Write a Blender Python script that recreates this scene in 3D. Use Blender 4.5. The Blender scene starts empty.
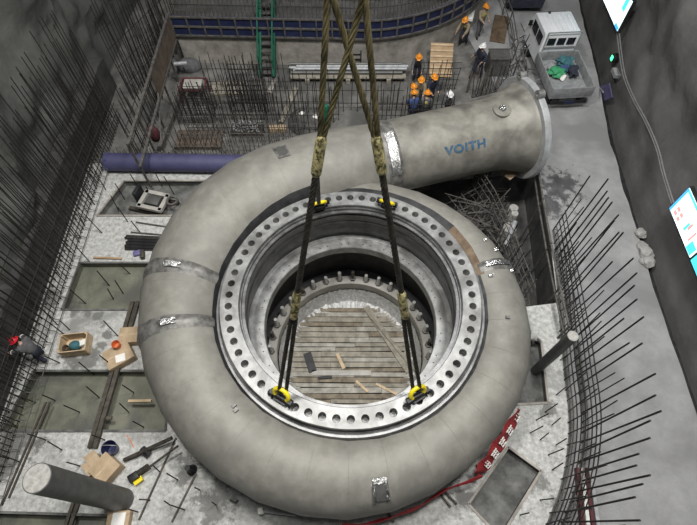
import bpy, bmesh, math, random
from mathutils import Vector, Matrix, noise, geometry
random.seed(7)
PI = math.pi
R = math.radians
scene = bpy.context.scene
COL = scene.collection
# ------------------------------------------------------------------ camera
H = 15.5
F = 484.0
cam_d = bpy.data.cameras.new('camera')
cam = bpy.data.objects.new('camera', cam_d)
COL.objects.link(cam)
cam.location = (0, 0, H)
cam.rotation_euler = (R(30), 0, 0)
cam_d.sensor_width = 36
cam_d.lens = F / 697 * 36
cam_d.clip_end = 200
scene.camera = cam
S60, C60 = math.sin(R(60)), 0.5


def ray(u, v):
    x = (u - 348.5) / F
    y = (262.5 - v) / F
    return Vector((x, C60 + S60 * y, -S60 + C60 * y))


def at(u, v, z=0.0):            # photo pixel -> place at height z
    d = ray(u, v)
    t = (z - H) / d.z
    return Vector((d.x * t, d.y * t, z))


def atx(u, v, X):               # photo pixel -> place on the plane x = X
    d = ray(u, v)
    t = X / d.x
    return Vector((X, d.y * t, H + d.z * t))


def aty(u, v, Y):
    d = ray(u, v)
    t = Y / d.y
    return Vector((d.x * t, Y, H + d.z * t))


# ------------------------------------------------------------------ mesh builder
class MB:
    def __init__(self):
        self.v = []
        self.f = []
        self.M = Matrix.Identity(4)

    def add(self, vs, fs):
        o = len(self.v)
        M = self.M
        self.v += [M @ Vector(p) for p in vs]
        self.f += [tuple(i + o for i in f) for f in fs]
        return self

    def box(self, c, s, rot=None, bev=0.0):
        hx, hy, hz = s[0] / 2, s[1] / 2, s[2] / 2
        m = Matrix.Translation(Vector(c))
        if rot is not None:
            m = m @ (rot if isinstance(rot, Matrix) else Matrix.Rotation(rot, 4, 'Z'))
        if bev <= 0:
            vs = [m @ Vector((x, y, z)) for x in (-hx, hx) for y in (-hy, hy) for z in (-hz, hz)]
            fs = [(0, 1, 3, 2), (4, 6, 7, 5), (0, 4, 5, 1), (2, 3, 7, 6), (0, 2, 6, 4), (1, 5, 7, 3)]
            return self.add(vs, fs)
        bm = bmesh.new()
        bmesh.ops.create_cube(bm, size=1)
        for p in bm.verts:
            p.co = Vector((p.co.x * s[0], p.co.y * s[1], p.co.z * s[2]))
        bmesh.ops.bevel(bm, geom=bm.edges[:], offset=bev, segments=2, affect='EDGES', profile=.5)
        bm.verts.index_update()
        vs = [m @ p.co for p in bm.verts]
        fs = [tuple(q.index for q in f.verts) for f in bm.faces]
        bm.free()
        return self.add(vs, fs)

    def bar(self, a, b, w, h):          # rectangular bar from a to b
        a, b = Vector(a), Vector(b)
        d = b - a
        L = d.length
        q = d.to_track_quat('X', 'Z').to_matrix().to_4x4()
        return self.box((a + b) / 2, (L, w, h), q)

    def tube(self, pts, r, n=6, cap=True, closed=False):
        pts = [Vector(p) for p in pts]
        k = len(pts)
        rs = r if isinstance(r, (list, tuple)) else [r] * k
        vs = []
        fs = []
        up = None
        for i, p in enumerate(pts):
            if closed:
                t = pts[(i + 1) % k] - pts[i - 1]
            else:
                t = pts[min(i + 1, k - 1)] - pts[max(i - 1, 0)]
            t.normalize()
            if up is None:
                up = Vector((0, 0, 1)) if abs(t.z) < .9 else Vector((1, 0, 0))
            a = t.cross(up)
            if a.length < 1e-5:
                a = t.orthogonal()
            a.normalize()
            b = a.cross(t)
            b.normalize()
            up = b
            for j in range(n):
                w = 2 * PI * j / n
                vs.append(p + (a * math.cos(w) + b * math.sin(w)) * rs[i])
        m = k if closed else k - 1
        for i in range(m):
            for j in range(n):
                i2 = (i + 1) % k
                fs.append((i * n + j, i * n + (j + 1) % n, i2 * n + (j + 1) % n, i2 * n + j))
        if cap and not closed:
            fs.append(tuple(range(n))[::-1])
            fs.append(tuple((k - 1) * n + j for j in range(n)))
        return self.add(vs, fs)

    def lathe(self, prof, c=(0, 0, 0), n=96, closed=False, a0=0, a1=2 * PI):
        vs = []
        fs = []
        full = abs(a1 - a0 - 2 * PI) < 1e-6
        m = n if full else n + 1
        for i in range(m):
            w = a0 + (a1 - a0) * i / n
            for r, z in prof:
                vs.append((c[0] + r * math.cos(w), c[1] + r * math.sin(w), c[2] + z))
        k = len(prof)
        for i in range(n):
            i2 = (i + 1) % m
            for j in range(k if closed else k - 1):
                j2 = (j + 1) % k
                fs.append((i * k + j, i2 * k + j, i2 * k + j2, i * k + j2))
        return self.add(vs, fs)

    def sphere(self, c, r, n=10, m=6, s=(1, 1, 1), z0=-1.0):
        prof = []
        a0 = math.asin(z0)
        for i in range(m + 1):
            w = a0 + (PI / 2 - a0) * i / m
            prof.append((max(r * math.cos(w), 1e-4), r * math.sin(w)))
        o = len(self.v)
        M0 = self.M
        self.M = M0 @ Matrix.Translation(Vector(c)) @ Matrix.Diagonal((s[0], s[1], s[2], 1))
        self.lathe(prof, (0, 0, 0), n)
        self.M = M0
        return self

    def prism(self, loop, z0, z1):
        n = len(loop)
        vs = [(p[0], p[1], z0) for p in loop] + [(p[0], p[1], z1) for p in loop]
        fs = [tuple(range(n))[::-1], tuple(range(n, 2 * n))]
        fs += [(i, (i + 1) % n, n + (i + 1) % n, n + i) for i in range(n)]
        return self.add(vs, fs)

    def mesh(self, name, off=(0, 0, 0), smooth=True, ang=35):
        me = bpy.data.meshes.new(name)
        o = Vector(off)
        me.from_pydata([tuple(p - o) for p in self.v], [], self.f)
        me.update()
        bm = bmesh.new()
        bm.from_mesh(me)
        bmesh.ops.recalc_face_normals(bm, faces=bm.faces)
        lim = R(ang)
        for e in bm.edges:
            e.smooth = len(e.link_faces) == 2 and e.calc_face_angle(0) < lim
        for f in bm.faces:
            f.smooth = smooth
        bm.to_mesh(me)
        bm.free()
        return me


def wloc(o):
    p = Vector((0, 0, 0))
    while o is not None:
        p = p + o.location
        o = o.parent
    return p


def link(name, me, m, parent=None, loc=(0, 0, 0)):
    o = bpy.data.objects.new(name, me)
    COL.objects.link(o)
    o.location = loc
    if m is not None and not me.materials:
        me.materials.append(m)
    if parent is not None:
        o.parent = parent
    return o


def part(name, mb, m, parent, world=True, label=None, **kw):
    me = mb.mesh(name, wloc(parent) if world else (0, 0, 0), **kw)
    o = link(name, me, m, parent)
    if label:
        o['label'] = label
    return o


def tag(o, label, cat, group=None):
    o['label'] = label
    o['category'] = cat
    if group:
        o['group'] = group
    return o


def thing(name, label, cat, loc=(0, 0, 0), rz=0.0, group=None):
    o = bpy.data.objects.new(name, None)
    COL.objects.link(o)
    o.location = loc
    o.rotation_euler = (0, 0, rz)
    o.empty_display_size = .2
    return tag(o, label, cat, group)


def solo(name, mb, m, label, cat, group=None, base=None, **kw):
    if base is None:
        n = len(mb.v)
        base = Vector((sum(p.x for p in mb.v) / n, sum(p.y for p in mb.v) / n, min(p.z for p in mb.v)))
    o = link(name, mb.mesh(name, base, **kw), m, None, base)
    return tag(o, label, cat, group)


def struct(name, mb, m, **kw):
    o = link(name, mb.mesh(name, **kw), m)
    o['kind'] = 'structure'
    return o


# ------------------------------------------------------------------ materials
def mat(name, c1, c2=None, scale=2.0, rough=.7, metal=0.0, bump=0.0, bscale=20.0, emit=None, es=1.0, detail=6,
        r0=.35, r1=.65, rvar=0.0, spec=None, c3=None, s3=.35, t0=.5, t1=.62):
    m = bpy.data.materials.new(name)
    m.use_nodes = True
    nt = m.node_tree
    b = nt.nodes['Principled BSDF']
    b.inputs['Roughness'].default_value = rough
    b.inputs['Metallic'].default_value = metal
    if spec is not None:
        b.inputs['Specular IOR Level'].default_value = spec
    N = nt.nodes.new
    L = nt.links.new
    if c2 is None:
        b.inputs['Base Color'].default_value = (*c1, 1)
    if c2 is not None or bump:
        tc = N('ShaderNodeTexCoord')
    if c2 is not None:
        nz = N('ShaderNodeTexNoise')
        nz.inputs['Scale'].default_value = scale
        nz.inputs['Detail'].default_value = detail
        nz.inputs['Roughness'].default_value = .65
        L(tc.outputs['Object'], nz.inputs['Vector'])
        cr = N('ShaderNodeValToRGB')
        cr.color_ramp.elements[0].position = r0
        cr.color_ramp.elements[1].position = r1
        cr.color_ramp.elements[0].color = (*c1, 1)
        cr.color_ramp.elements[1].color = (*c2, 1)
        L(nz.outputs['Fac'], cr.inputs['Fac'])
        out = cr.outputs['Color']
        if c3 is not None:
            n3 = N('ShaderNodeTexNoise')
            n3.inputs['Scale'].default_value = s3
            n3.inputs['Detail'].default_value = 5
            n3.inputs['Distortion'].default_value = .6
            L(tc.outputs['Object'], n3.inputs['Vector'])
            r3 = N('ShaderNodeValToRGB')
            r3.color_ramp.elements[0].position = t0
            r3.color_ramp.elements[1].position = t1
            L(n3.outputs['Fac'], r3.inputs['Fac'])
            mx = N('ShaderNodeMix')
            mx.data_type = 'RGBA'
            L(r3.outputs['Color'], mx.inputs[0])
            L(out, mx.inputs[6])
            mx.inputs[7].default_value = (*c3, 1)
            out = mx.outputs[2]
        L(out, b.inputs['Base Color'])
        if rvar:
            mp = N('ShaderNodeMapRange')
            mp.inputs[3].default_value = rough - rvar
            mp.inputs[4].default_value = rough + rvar
            L(nz.outputs['Fac'], mp.inputs[0])
            L(mp.outputs[0], b.inputs['Roughness'])
    if bump:
        nb = N('ShaderNodeTexNoise')
        nb.inputs['Scale'].default_value = bscale
        nb.inputs['Detail'].default_value = 8
        L(tc.outputs['Object'], nb.inputs['Vector'])
        bp = N('ShaderNodeBump')
        bp.inputs['Strength'].default_value = bump
        bp.inputs['Distance'].default_value = .05
        L(nb.outputs['Fac'], bp.inputs['Height'])
        L(bp.outputs['Normal'], b.inputs['Normal'])
    if emit:
        b.inputs['Emission Color'].default_value = (*emit, 1)
        b.inputs['Emission Strength'].default_value = es
    return m


def stain_mat(m, spots):
    """darker damp patches lying on a floor material: (x, y, radius, colour)"""
    nt = m.node_tree
    N, L = nt.nodes.new, nt.links.new
    b = nt.nodes['Principled BSDF']
    src = b.inputs['Base Color'].links[0].from_socket
    geo = N('ShaderNodeNewGeometry')
    nz = N('ShaderNodeTexNoise')
    nz.inputs['Scale'].default_value = 2.4
    nz.inputs['Detail'].default_value = 7
    nz.inputs['Roughness'].default_value = .7
    L(geo.outputs['Position'], nz.inputs['Vector'])
    for x, y, rad, c in spots:
        ds = N('ShaderNodeVectorMath')
        ds.operation = 'DISTANCE'
        L(geo.outputs['Position'], ds.inputs[0])
        ds.inputs[1].default_value = (x, y, 0)
        ma = N('ShaderNodeMath')
        ma.operation = 'MULTIPLY_ADD'
        L(nz.outputs['Fac'], ma.inputs[0])
        ma.inputs[1].default_value = 4.5 * rad
        L(ds.outputs['Value'], ma.inputs[2])
        mr = N('ShaderNodeMapRange')
        mr.inputs[1].default_value = 2.75 * rad
        mr.inputs[2].default_value = 3.2 * rad
        mr.inputs[3].default_value = .85
        mr.inputs[4].default_value = 0
        L(ma.outputs[0], mr.inputs[0])
        mx = N('ShaderNodeMix')
        mx.data_type = 'RGBA'
        L(mr.outputs[0], mx.inputs[0])
        L(src, mx.inputs[6])
        mx.inputs[7].default_value = (*c, 1)
        src = mx.outputs[2]
    L(src, b.inputs['Base Color'])


M = {}
M['floor'] = mat('pale_concrete', (.30, .30, .288), (.56, .56, .54), 7, .9, bump=.5, bscale=14, c3=(.25, .25, .24), s3=.5, t0=.57, t1=.70)
M['recess'] = mat('recess_concrete', (.095, .10, .075), (.19, .19, .145), .9, .6, bump=.2, bscale=9, c3=(.09, .09, .078), s3=.6)
M['recess_dry'] = mat('dry_recess', (.06, .06, .058), (.17, .17, .162), 2.2, .85, bump=.3, bscale=12)
M['back_floor'] = mat('dusty_floor', (.07, .068, .063), (.20, .192, .18), .8, .9, bump=.4, bscale=10, c3=(.08, .08, .076), s3=.5)
M['road'] = mat('road_concrete', (.24, .24, .242), (.33, .33, .33), 1.1, .85, bump=.25, bscale=16, c3=(.21, .21, .212), s3=.3)
M['rock'] = mat('shotcrete', (.07, .072, .066), (.115, .117, .109), .7, .95, bump=.35, bscale=5)
M['rock2'] = mat('shotcrete_grey', (.095, .092, .09), (.145, .142, .138), .6, .95, bump=.3, bscale=5)
M['wallc'] = mat('cast_concrete', (.20, .185, .165), (.40, .375, .34), 1.6, .9, bump=.2, bscale=8)
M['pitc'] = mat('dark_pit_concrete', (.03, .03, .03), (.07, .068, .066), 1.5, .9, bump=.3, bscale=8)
M['deckc'] = mat('deck_concrete', (.05, .05, .048), (.11, .105, .10), 1.2, .9, bump=.3, bscale=8)
M['steel'] = mat('casing_steel', (.168, .161, .140), (.265, .257, .230), 2.6, .6, .15, bump=.08, bscale=3, rvar=.10, c3=(.175, .168, .152), s3=.8, t0=.5, t1=.75, r0=.28, r1=.72, detail=9)
M['pipe'] = mat('pipe_steel', (.15, .142, .122), (.30, .29, .255), 1.7, .55, .25, bump=.06, bscale=3, rvar=.14, c3=(.11, .105, .092), s3=.8, t0=.5, t1=.72, r0=.3, r1=.7)
M['ring'] = mat('machined_steel', (.20, .20, .20), (.38, .38, .37), 3.2, .5, .6, rvar=.12, c3=(.15, .147, .142), s3=1.1, t0=.5, t1=.7)
M['ring_dark'] = mat('dark_machined_steel', (.10, .10, .10), (.22, .22, .22), 3, .42, .7, rvar=.1)
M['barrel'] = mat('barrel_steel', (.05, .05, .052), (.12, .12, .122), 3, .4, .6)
M['flange'] = mat('bright_flange', (.36, .37, .38), (.52, .53, .54), 3, .5, .4)
M['studs'] = mat('bright_stud', (.42, .42, .40), (.6, .6, .58), 5, .45, .3)
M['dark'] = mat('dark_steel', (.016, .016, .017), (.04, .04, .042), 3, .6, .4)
M['weld'] = mat('ground_weld', (.075, .073, .068), (.25, .245, .23), 4, .52, .35, rvar=.12)
M['foil'] = mat('shiny_foil', (.38, .38, .38), (.75, .75, .74), 9, .25, .95, bump=.6, bscale=30)
M['rust'] = mat('rusty_plate', (.10, .065, .04), (.20, .15, .10), 3, .7, .3)
M['liner'] = mat('primed_liner', (.30, .29, .26), (.46, .445, .41), 1.8, .7, bump=.1, bscale=6)
M['plank'] = mat('weathered_plank', (.17, .155, .125), (.34, .315, .26), 3, .85, bump=.25, bscale=14)
M['plank_grey'] = mat('pale_plank', (.22, .21, .18), (.42, .40, .35), 3, .85, bump=.25, bscale=14)
M['plank_brown'] = mat('brown_plank', (.12, .10, .075), (.27, .23, .17), 3, .85, bump=.25, bscale=14)
M['timber'] = mat('pale_timber', (.42, .31, .19), (.58, .45, .30), 4, .8)
M['brown_ply'] = mat('brown_plywood', (.075, .055, .04), (.14, .11, .085), 2.5, .8)
M['ply'] = mat('plywood_sheet', (.30, .20, .115), (.42, .30, .18), 3, .8)
M['card'] = mat('cardboard', (.38, .28, .175), (.50, .385, .26), 3, .85)
M['paper'] = mat('white_paper', (.75, .74, .70), (.82, .81, .78), 3, .8)
M['rebar'] = mat('rebar_steel', (.018, .017, .016), (.045, .041, .037), 8, .7, .35)
M['rebar_grey'] = mat('grey_rebar', (.07, .066, .06), (.16, .15, .14), 6, .7, .35)
M['channel'] = mat('channel_steel', (.04, .036, .03), (.11, .095, .075), 5, .6, .4)
M['colpipe'] = mat('grey_pipe', (.085, .085, .082), (.13, .13, .125), 4, .5, .3)
M['colcap'] = mat('concrete_fill', (.27, .26, .245), (.42, .41, .385), 10, .9, bump=.3, bscale=25)
M['rope'] = mat('wire_rope', (.05, .043, .022), (.20, .172, .09), 3, .4, .6)
M['rope_dark'] = mat('greased_rope', (.018, .017, .014), (.05, .046, .037), 9, .45, .5)
M['ferrule'] = mat('taped_ferrule', (.05, .045, .02), (.50, .44, .22), 11, .4, .4, r0=.42, r1=.60)
M['yellow'] = mat('yellow_paint', (.75, .60, .0), (.85, .70, .02), 5, .45)
M['black'] = mat('black_steel', (.012, .012, .013), (.03, .03, .032), 5, .5, .4)
M['bluepipe'] = mat('blue_pipe_paint', (.05, .05, .115), (.07, .07, .15), 2.2, .6)
M['bluform'] = mat('blue_formwork', (.007, .012, .048), (.016, .024, .078), 2, .6)
M['green'] = mat('green_paint', (.005, .085, .05), (.012, .13, .08), 3, .5)
M['silver'] = mat('galvanised', (.28, .29, .30), (.44, .45, .46), 5, .6, .35)
M['red'] = mat('red_cloth', (.30, .014, .018), (.44, .035, .04), 3, .75)
M['white'] = mat('white_enamel', (.62, .64, .66), (.72, .73, .75), 2, .4)
M['bed'] = mat('grey_truck_bed', (.22, .23, .235), (.36, .37, .375), 4, .6, .2)
M['glass'] = mat('dark_window', (.012, .014, .018), None, rough=.1)
M['tyre'] = mat('tyre_rubber', (.012, .012, .012), (.03, .03, .03), 5, .85)
M['voith'] = mat('blue_stencil', (.02, .085, .17), (.12, .16, .19), 9, .6, r0=.45, r1=.75)
M['skin'] = mat('skin', (.45, .27, .19), (.52, .33, .24), 6, .6)
M['hair'] = mat('black_hair', (.01, .009, .008), None, rough=.6)
M['helmet_orange'] = mat('orange_helmet', (.75, .27, .02), None, rough=.35)
M['helmet_white'] = mat('white_helmet', (.75, .75, .75), None, rough=.35)
M['helmet_red'] = mat('red_helmet', (.62, .02, .03), None, rough=.35)
M['navy'] = mat('navy_cloth', (.012, .014, .026), (.03, .034, .055), 8, .85)
M['blue_cloth'] = mat('blue_cloth', (.035, .06, .16), (.055, .09, .22), 8, .85)
M['olive'] = mat('olive_vest', (.30, .27, .10), (.40, .36, .15), 8, .8)
M['grey_cloth'] = mat('grey_cloth', (.07, .07, .075), (.12, .12, .125), 8, .85)
M['tan_cloth'] = mat('tan_cloth', (.20, .16, .11), (.27, .22, .15), 8, .85)
M['maroon'] = mat('maroon_cloth', (.08, .02, .025), (.13, .04, .045), 8, .85)
M['bucket'] = mat('blue_bucket', (.012, .016, .06), (.02, .025, .09), 5, .4)
M['film'] = mat('plastic_film', (.42, .42, .42), (.75, .75, .74), 7, .35, .1, bump=.5, bscale=18)
M['orange'] = mat('orange_plastic', (.62, .16, .05), None, rough=.5)
M['teal'] = mat('teal_sack', (.02, .09, .11), (.06, .17, .19), 6, .8)
M['gsack'] = mat('green_sack', (.02, .22, .09), (.06, .36, .16), 6, .8)
M['stone'] = mat('broken_concrete', (.26, .255, .245), (.40, .395, .38), 5, .95, bump=.5, bscale=12)
M['purple'] = mat('violet_board', (.10, .09, .22), (.16, .15, .30), 4, .6)
M['cable'] = mat('grey_cable', (.15, .15, .15), (.20, .20, .20), 4, .7)
M['scr_white'] = mat('screen_white', (.6, .7, .7), emit=(.78, .97, 1.0), es=1.5)
M['scr_teal'] = mat('screen_teal', (.1, .5, .6), emit=(.05, .62, .72), es=1.3)
M['scr_blue'] = mat('screen_blue', (.1, .3, .6), emit=(.04, .32, .75), es=1.6)
M['scr_red'] = mat('screen_red', (.6, .2, .2), emit=(1.0, .33, .30), es=1.2)
M['lamp_green'] = mat('green_lamp', (.1, .8, .3), emit=(.05, 1.0, .30), es=4)
M['lamp_white'] = mat('work_lamp', (.8, .8, .8), emit=(.9, .95, 1.0), es=3)

# ------------------------------------------------------------------ setting
CX, CY = 0.06, 6.23            # turbine axis
ZR = 2.85                      # top of the bolted flange
ZC = 1.7                       # centre line of the spiral


def P2(u, v, z=0):
    p = at(u, v, z)
    return (p.x, p.y)


cage_px = [(540, 172), (547, 215), (553, 255), (557, 290), (560, 330), (564, 375), (568, 410), (568, 440), (562, 480), (548, 520), (528, 565)]
cage = [P2(*p) for p in cage_px]


def smooth_path(pts, n=8):
    out = []
    k = len(pts)
    V = [Vector(p) for p in pts]
    for i in range(k - 1):
        p0, p1, p2, p3 = V[max(i - 1, 0)], V[i], V[i + 1], V[min(i + 2, k - 1)]
        for j in range(n):
            t = j / n
            out.append(.5 * ((2 * p1) + (p2 - p0) * t + (2 * p0 - 5 * p1 + 4 * p2 - p3) * t * t + (3 * p1 - p0 - 3 * p2 + p3) * t ** 3))
    out.append(V[-1])
    return out


cage_s = smooth_path([(x, y, 0) for x, y in cage], 8)
rec_px = {
    'a': ([(124, 181), (226, 181), (176, 216), (97, 216)], .30, 'recess_dry'),
    'b': ([(80, 263), (172, 263), (168, 310), (62, 310)], .30, 'recess'),
    'c': ([(34, 371), (168, 371), (166, 431), (2, 431)], .35, 'recess'),
    'd': ([(-8, 512), (128, 516), (124, 600), (-50, 600)], .30, 'recess'),
    'e': ([(508, 447), (541, 471), (500, 538), (468, 504)], .30, 'recess_dry'),
    'f': ([(512, 337), (541, 341), (548, 403), (508, 405)], .30, 'recess_dry'),
}
pit_px = [(395, 186), (539, 172), (546, 215), (552, 255), (556, 290), (556, 303), (524, 307), (490, 290), (465, 240)]


def slab(name, outer, holes, m, z=0.0):
    loops = [[Vector((x, y, 0)) for x, y in outer]] + [[Vector((x, y, 0)) for x, y in h] for h in holes]
    tri = geometry.tessellate_polygon(loops)
    flat = [(p.x, p.y, z) for l in loops for p in l]
    mb = MB()
    mb.add(flat, [tuple(t) for t in tri])
    return struct(name, mb, m, smooth=False)


holes = []
for k, (px, dep, mm) in rec_px.items():
    holes.append([P2(*p) for p in px])
holes.append([P2(*p) for p in pit_px])
circ = [(CX + 3.36 * math.cos(2 * PI * i / 64), CY + 3.36 * math.sin(2 * PI * i / 64)) for i in range(64)]
holes.append(circ)
YB = 13.75
fo = [(-12.2, -3.5)] + [(p.x, p.y) for p in reversed(cage_s)] + [(cage[0][0], YB), (-12.2, YB)]
slab('floor', fo, holes, M['floor'])
slab('floor_back', [(-12.2, YB), (cage[0][0], YB), (5.6, 24), (5.6, 33), (-12.2, 33)], [], M['back_floor'], -.02)
# road on the right
EDGE = [(-5, 10.95), (3.4, 10.96), (8.5, 11.02), (15.7, 11.44), (20, 11.95), (34, 13.2)]


def edge_x(y):
    for (a, x), (b, x2) in zip(EDGE, EDGE[1:]):
        if y <= b:
            return x + (x2 - x) * (y - a) / (b - a)
    return EDGE[-1][1]


rr = []
random.seed(3)
for i in range(60):
    y = -4 + i * 37 / 59
    rr.append((edge_x(y) - .05 + .10 * noise.noise(Vector((y * .9, 1.7, 0))) + .07 * noise.noise(Vector((y * 3.1, 5, 0))), y))
ro = [(p.x, p.y) for p in cage_s] + [(cage[-1][0], -4)] + rr + [(5.6, 33), (5.6, 24), (cage[0][0], YB)]
slab('floor_road', ro, [], M['road'])
q = at(553, 190)
stain_mat(M['road'], [(at(557, 188).x, at(557, 188).y, 1.0, (.06, .06, .062)), (at(548, 204).x, at(548, 204).y, .8, (.06, .06, .062)), (at(566, 180).x, at(566, 180).y, .55, (.06, .06, .062))])
mb = MB()
mb.add([(10.4, -4, -.35), (15, -4, -.35), (15, 33, -.35), (10.4, 33, -.35)], [(0, 1, 2, 3)])
struct('floor_gutter', mb, M['dark'])
fs_ = []
for u, v, r in ((88, 312, .22), (97, 317, .2), (103, 326, .2), (106, 336, .2), (103, 345, .2), (97, 352, .18), (74, 312, .2), (20, 440, .9), (5, 450, 1.0), (84, 362, .5), (70, 360, .4), (50, 300, .4), (545, 408, .35),
                (535, 480, .4), (186, 470, .5), (215, 505, .7), (470, 498, .5), (556, 500, .3)):
    p = at(u, v)
    fs_.append((p.x, p.y, r, (.15, .15, .142)))
stain_mat(M['floor'], fs_)
# recess bottoms and sides
for k, (px, dep, mm) in rec_px.items():
    lp = [P2(*p) for p in px]
    n = len(lp)
    mb = MB()
    mb.add([(x, y, -dep) for x, y in lp], [tuple(range(n))])
    mb.add([(x, y, 0) for x, y in lp] + [(x, y, -dep) for x, y in lp], [(i, (i + 1) % n, n + (i + 1) % n, n + i) for i in range(n)])
    struct('floor_recess', mb, M[mm], smooth=False)
    # pale edging strip round the recess
    mb = MB()
    for i in range(n):
        a, b = Vector((*lp[i], .02)), Vector((*lp[(i + 1) % n], .02))
        mb.bar(a, b, .07, .05)
    struct('trim_recess', mb, M['recess_dry'] if mm == 'recess' else M['wallc'], smooth=False)
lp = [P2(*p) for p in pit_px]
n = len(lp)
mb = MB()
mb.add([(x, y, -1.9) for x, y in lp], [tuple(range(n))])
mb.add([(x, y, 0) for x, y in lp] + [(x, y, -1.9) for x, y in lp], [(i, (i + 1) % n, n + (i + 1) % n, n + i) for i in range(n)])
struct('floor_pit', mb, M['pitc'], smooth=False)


# rock walls
def rock(name, X, sgn, y0, y1, z1, m, amp, sc=.35, seed=0.0):
    mb = MB()
    ny, nz = 110, 60
    vs = []
    for i in range(ny + 1):
        for j in range(nz + 1):
            y = y0 + (y1 - y0) * i / ny
            z = -.6 + (z1 + .6) * j / nz
            d = noise.fractal(Vector((seed, y * sc, z * sc)), 1.0, 2.0, 5) * amp
            d += .25 * amp * noise.noise(Vector((seed + 9, y * 1.7, z * 1.7)))
            d *= min(1.0, .15 + z / 2.5) if z > 0 else .15
            vs.append(((X if X < 0 else edge_x(y) + X) + sgn * d, y, z))
    fs = []
    for i in range(ny):
        for j in range(nz):
            a = i * (nz + 1) + j
            fs.append((a, a + nz + 1, a + nz + 2, a + 1))
    mb.add(vs, fs)
    return struct(name, mb, m, ang=180)


rock('wall_left', -11.4, 1, -4, 33, 20, M['rock'], .75, .33, 2.0)
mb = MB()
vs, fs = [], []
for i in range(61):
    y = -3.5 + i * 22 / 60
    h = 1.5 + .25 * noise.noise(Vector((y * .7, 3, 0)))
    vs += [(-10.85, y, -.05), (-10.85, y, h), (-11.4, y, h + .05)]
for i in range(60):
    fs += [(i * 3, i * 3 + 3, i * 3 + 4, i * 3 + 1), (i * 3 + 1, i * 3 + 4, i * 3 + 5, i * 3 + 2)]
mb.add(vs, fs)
struct('dark_strip_left', mb, M['pitc'])  # dark low strip added along the wall foot to draw its dark band
rock('wall_right', .30, -1, -4, 33, 20, M['rock2'], .28, .5, 14.0)
mb = MB()
mb.add([(-13, 32.5, -1), (15, 32.5, -1), (15, 32.5, 20), (-13, 32.5, 20)], [(0, 1, 2, 3)])
struct('wall_back', mb, M['rock'])

# neighbouring unit: cast concrete wall, straight at left then round
BC = (0.5, 27.0)
BR = 7.1
wl = [(-7.9, 20.2), (-4.4, 20.08), (-1.3, 19.98)]
a0 = math.atan2(19.98 - 27, -1.3 - .5)
arc = []
for i in range(29):
    w = a0 + (R(10) - a0) * i / 28
    arc.append((BC[0] + BR * math.cos(w), BC[1] + BR * math.sin(w)))
wl += arc[1:]


def strip(mb, line, z0, z1, off=0.0, th=.0):
    n = len(line)
    pts = []
    for i in range(n):
        a = Vector(line[max(i - 1, 0)])
        b = Vector(line[min(i + 1, n - 1)])
        t = (b - a).normalized()
        nr = Vector((t.y, -t.x))
        pts.append((Vector(line[i]) + nr * off, Vector(line[i]) + nr * (off - th)))
    vs = []
    for p, q2 in pts:
        vs += [(p.x, p.y, z0), (p.x, p.y, z1), (q2.x, q2.y, z1), (q2.x, q2.y, z0)]
    fs = []
    for i in range(n - 1):
        for j in range(4):
            fs.append((i * 4 + j, i * 4 + (j + 1) % 4, i * 4 + 4 + (j + 1) % 4, i * 4 + 4 + j))
    fs += [(0, 1, 2, 3), tuple(4 * (n - 1) + j for j in (3, 2, 1, 0))]
    mb.add(vs, fs)


mb = MB()
strip(mb, wl, -.05, 1.5, 0, .5)
struct('wall_pit', mb, M['wallc'], ang=30)
mb = MB()
mb.add([(x, y, 2.2) for x, y in wl] + [(7.6, 32.4, 2.2), (-7.9, 32.4, 2.2)], [tuple(range(len(wl) + 2))])
struct('floor_deck', mb, M['deckc'])

# blue formwork on the wall: panels with steel ribs
mb = MB()
fw = thing('wall_formwork', 'dark blue steel wall formwork band running above the concrete wall of the far pit', 'formwork', (-1.3, 20, 1.32))
strip(mb, wl, 1.5, 2.42, .10, .09)
part('panel_band', mb, M['bluform'], fw, ang=30)
mb = MB()
for z in (1.52, 1.97, 2.42):
    strip(mb, wl, z - .035, z + .035, .17, .08)
part('horizontal_rail', mb, M['rebar_grey'], fw, ang=30)


def along(line, step):
    out = []
    acc = 0.0
    for i in range(len(line) - 1):
        a, b = Vector(line[i]), Vector(line[i + 1])
        L = (b - a).length
        while acc <= L:
            out.append((a + (b - a) * (acc / L), (b - a).normalized()))
            acc += step
        acc -= L
    return out


for p, t in along(wl, .72):
    nr = Vector((t.y, -t.x))
    c = p + nr * .15
    part('vertical_rib', MB().box((c.x, c.y, 1.97), (.06, .08, .95), math.atan2(t.y, t.x)), M['rebar_grey'], fw)

# ------------------------------------------------------------------ spiral casing
RO = [(106, 7.03), (120, 7.0), (135, 6.93), (150, 6.78), (165, 6.6), (180, 6.42), (197, 6.2), (211, 6.02), (229, 5.86), (250, 5.74),
      (270, 5.66), (298, 5.45), (319, 5.37), (335, 5.44), (350, 5.40), (365, 5.33), (380, 5.24), (395, 5.14), (410, 5.04), (428, 4.94), (442, 4.86), (458, 4.78)]


def ro_at(d):
    for (a, x), (b, y) in zip(RO, RO[1:]):
        if d <= b:
            return x + (y - x) * (d - a) / (b - a) + .09 * min(1, (d - 106) / 40)
    return RO[-1][1]


HA = .68
RA = 3.92


def sect(d):
    o = ro_at(d) - RA
    a = (o * o + HA * HA) / (2 * o)
    return RA + o - a, a


SECS = [106 + (456 - 106) * i / 30 for i in range(31)]


def on_sec(d, t, off=0.0):
    rc, a = sect(d)
    p0 = PI - math.asin(min(1, HA / a))
    psi = p0 - 2 * p0 * t
    r = rc + (a + off) * math.cos(psi)
    return Vector((CX + r * math.cos(R(d)), CY + r * math.sin(R(d)), ZC + (a + off) * math.sin(psi)))


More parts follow.
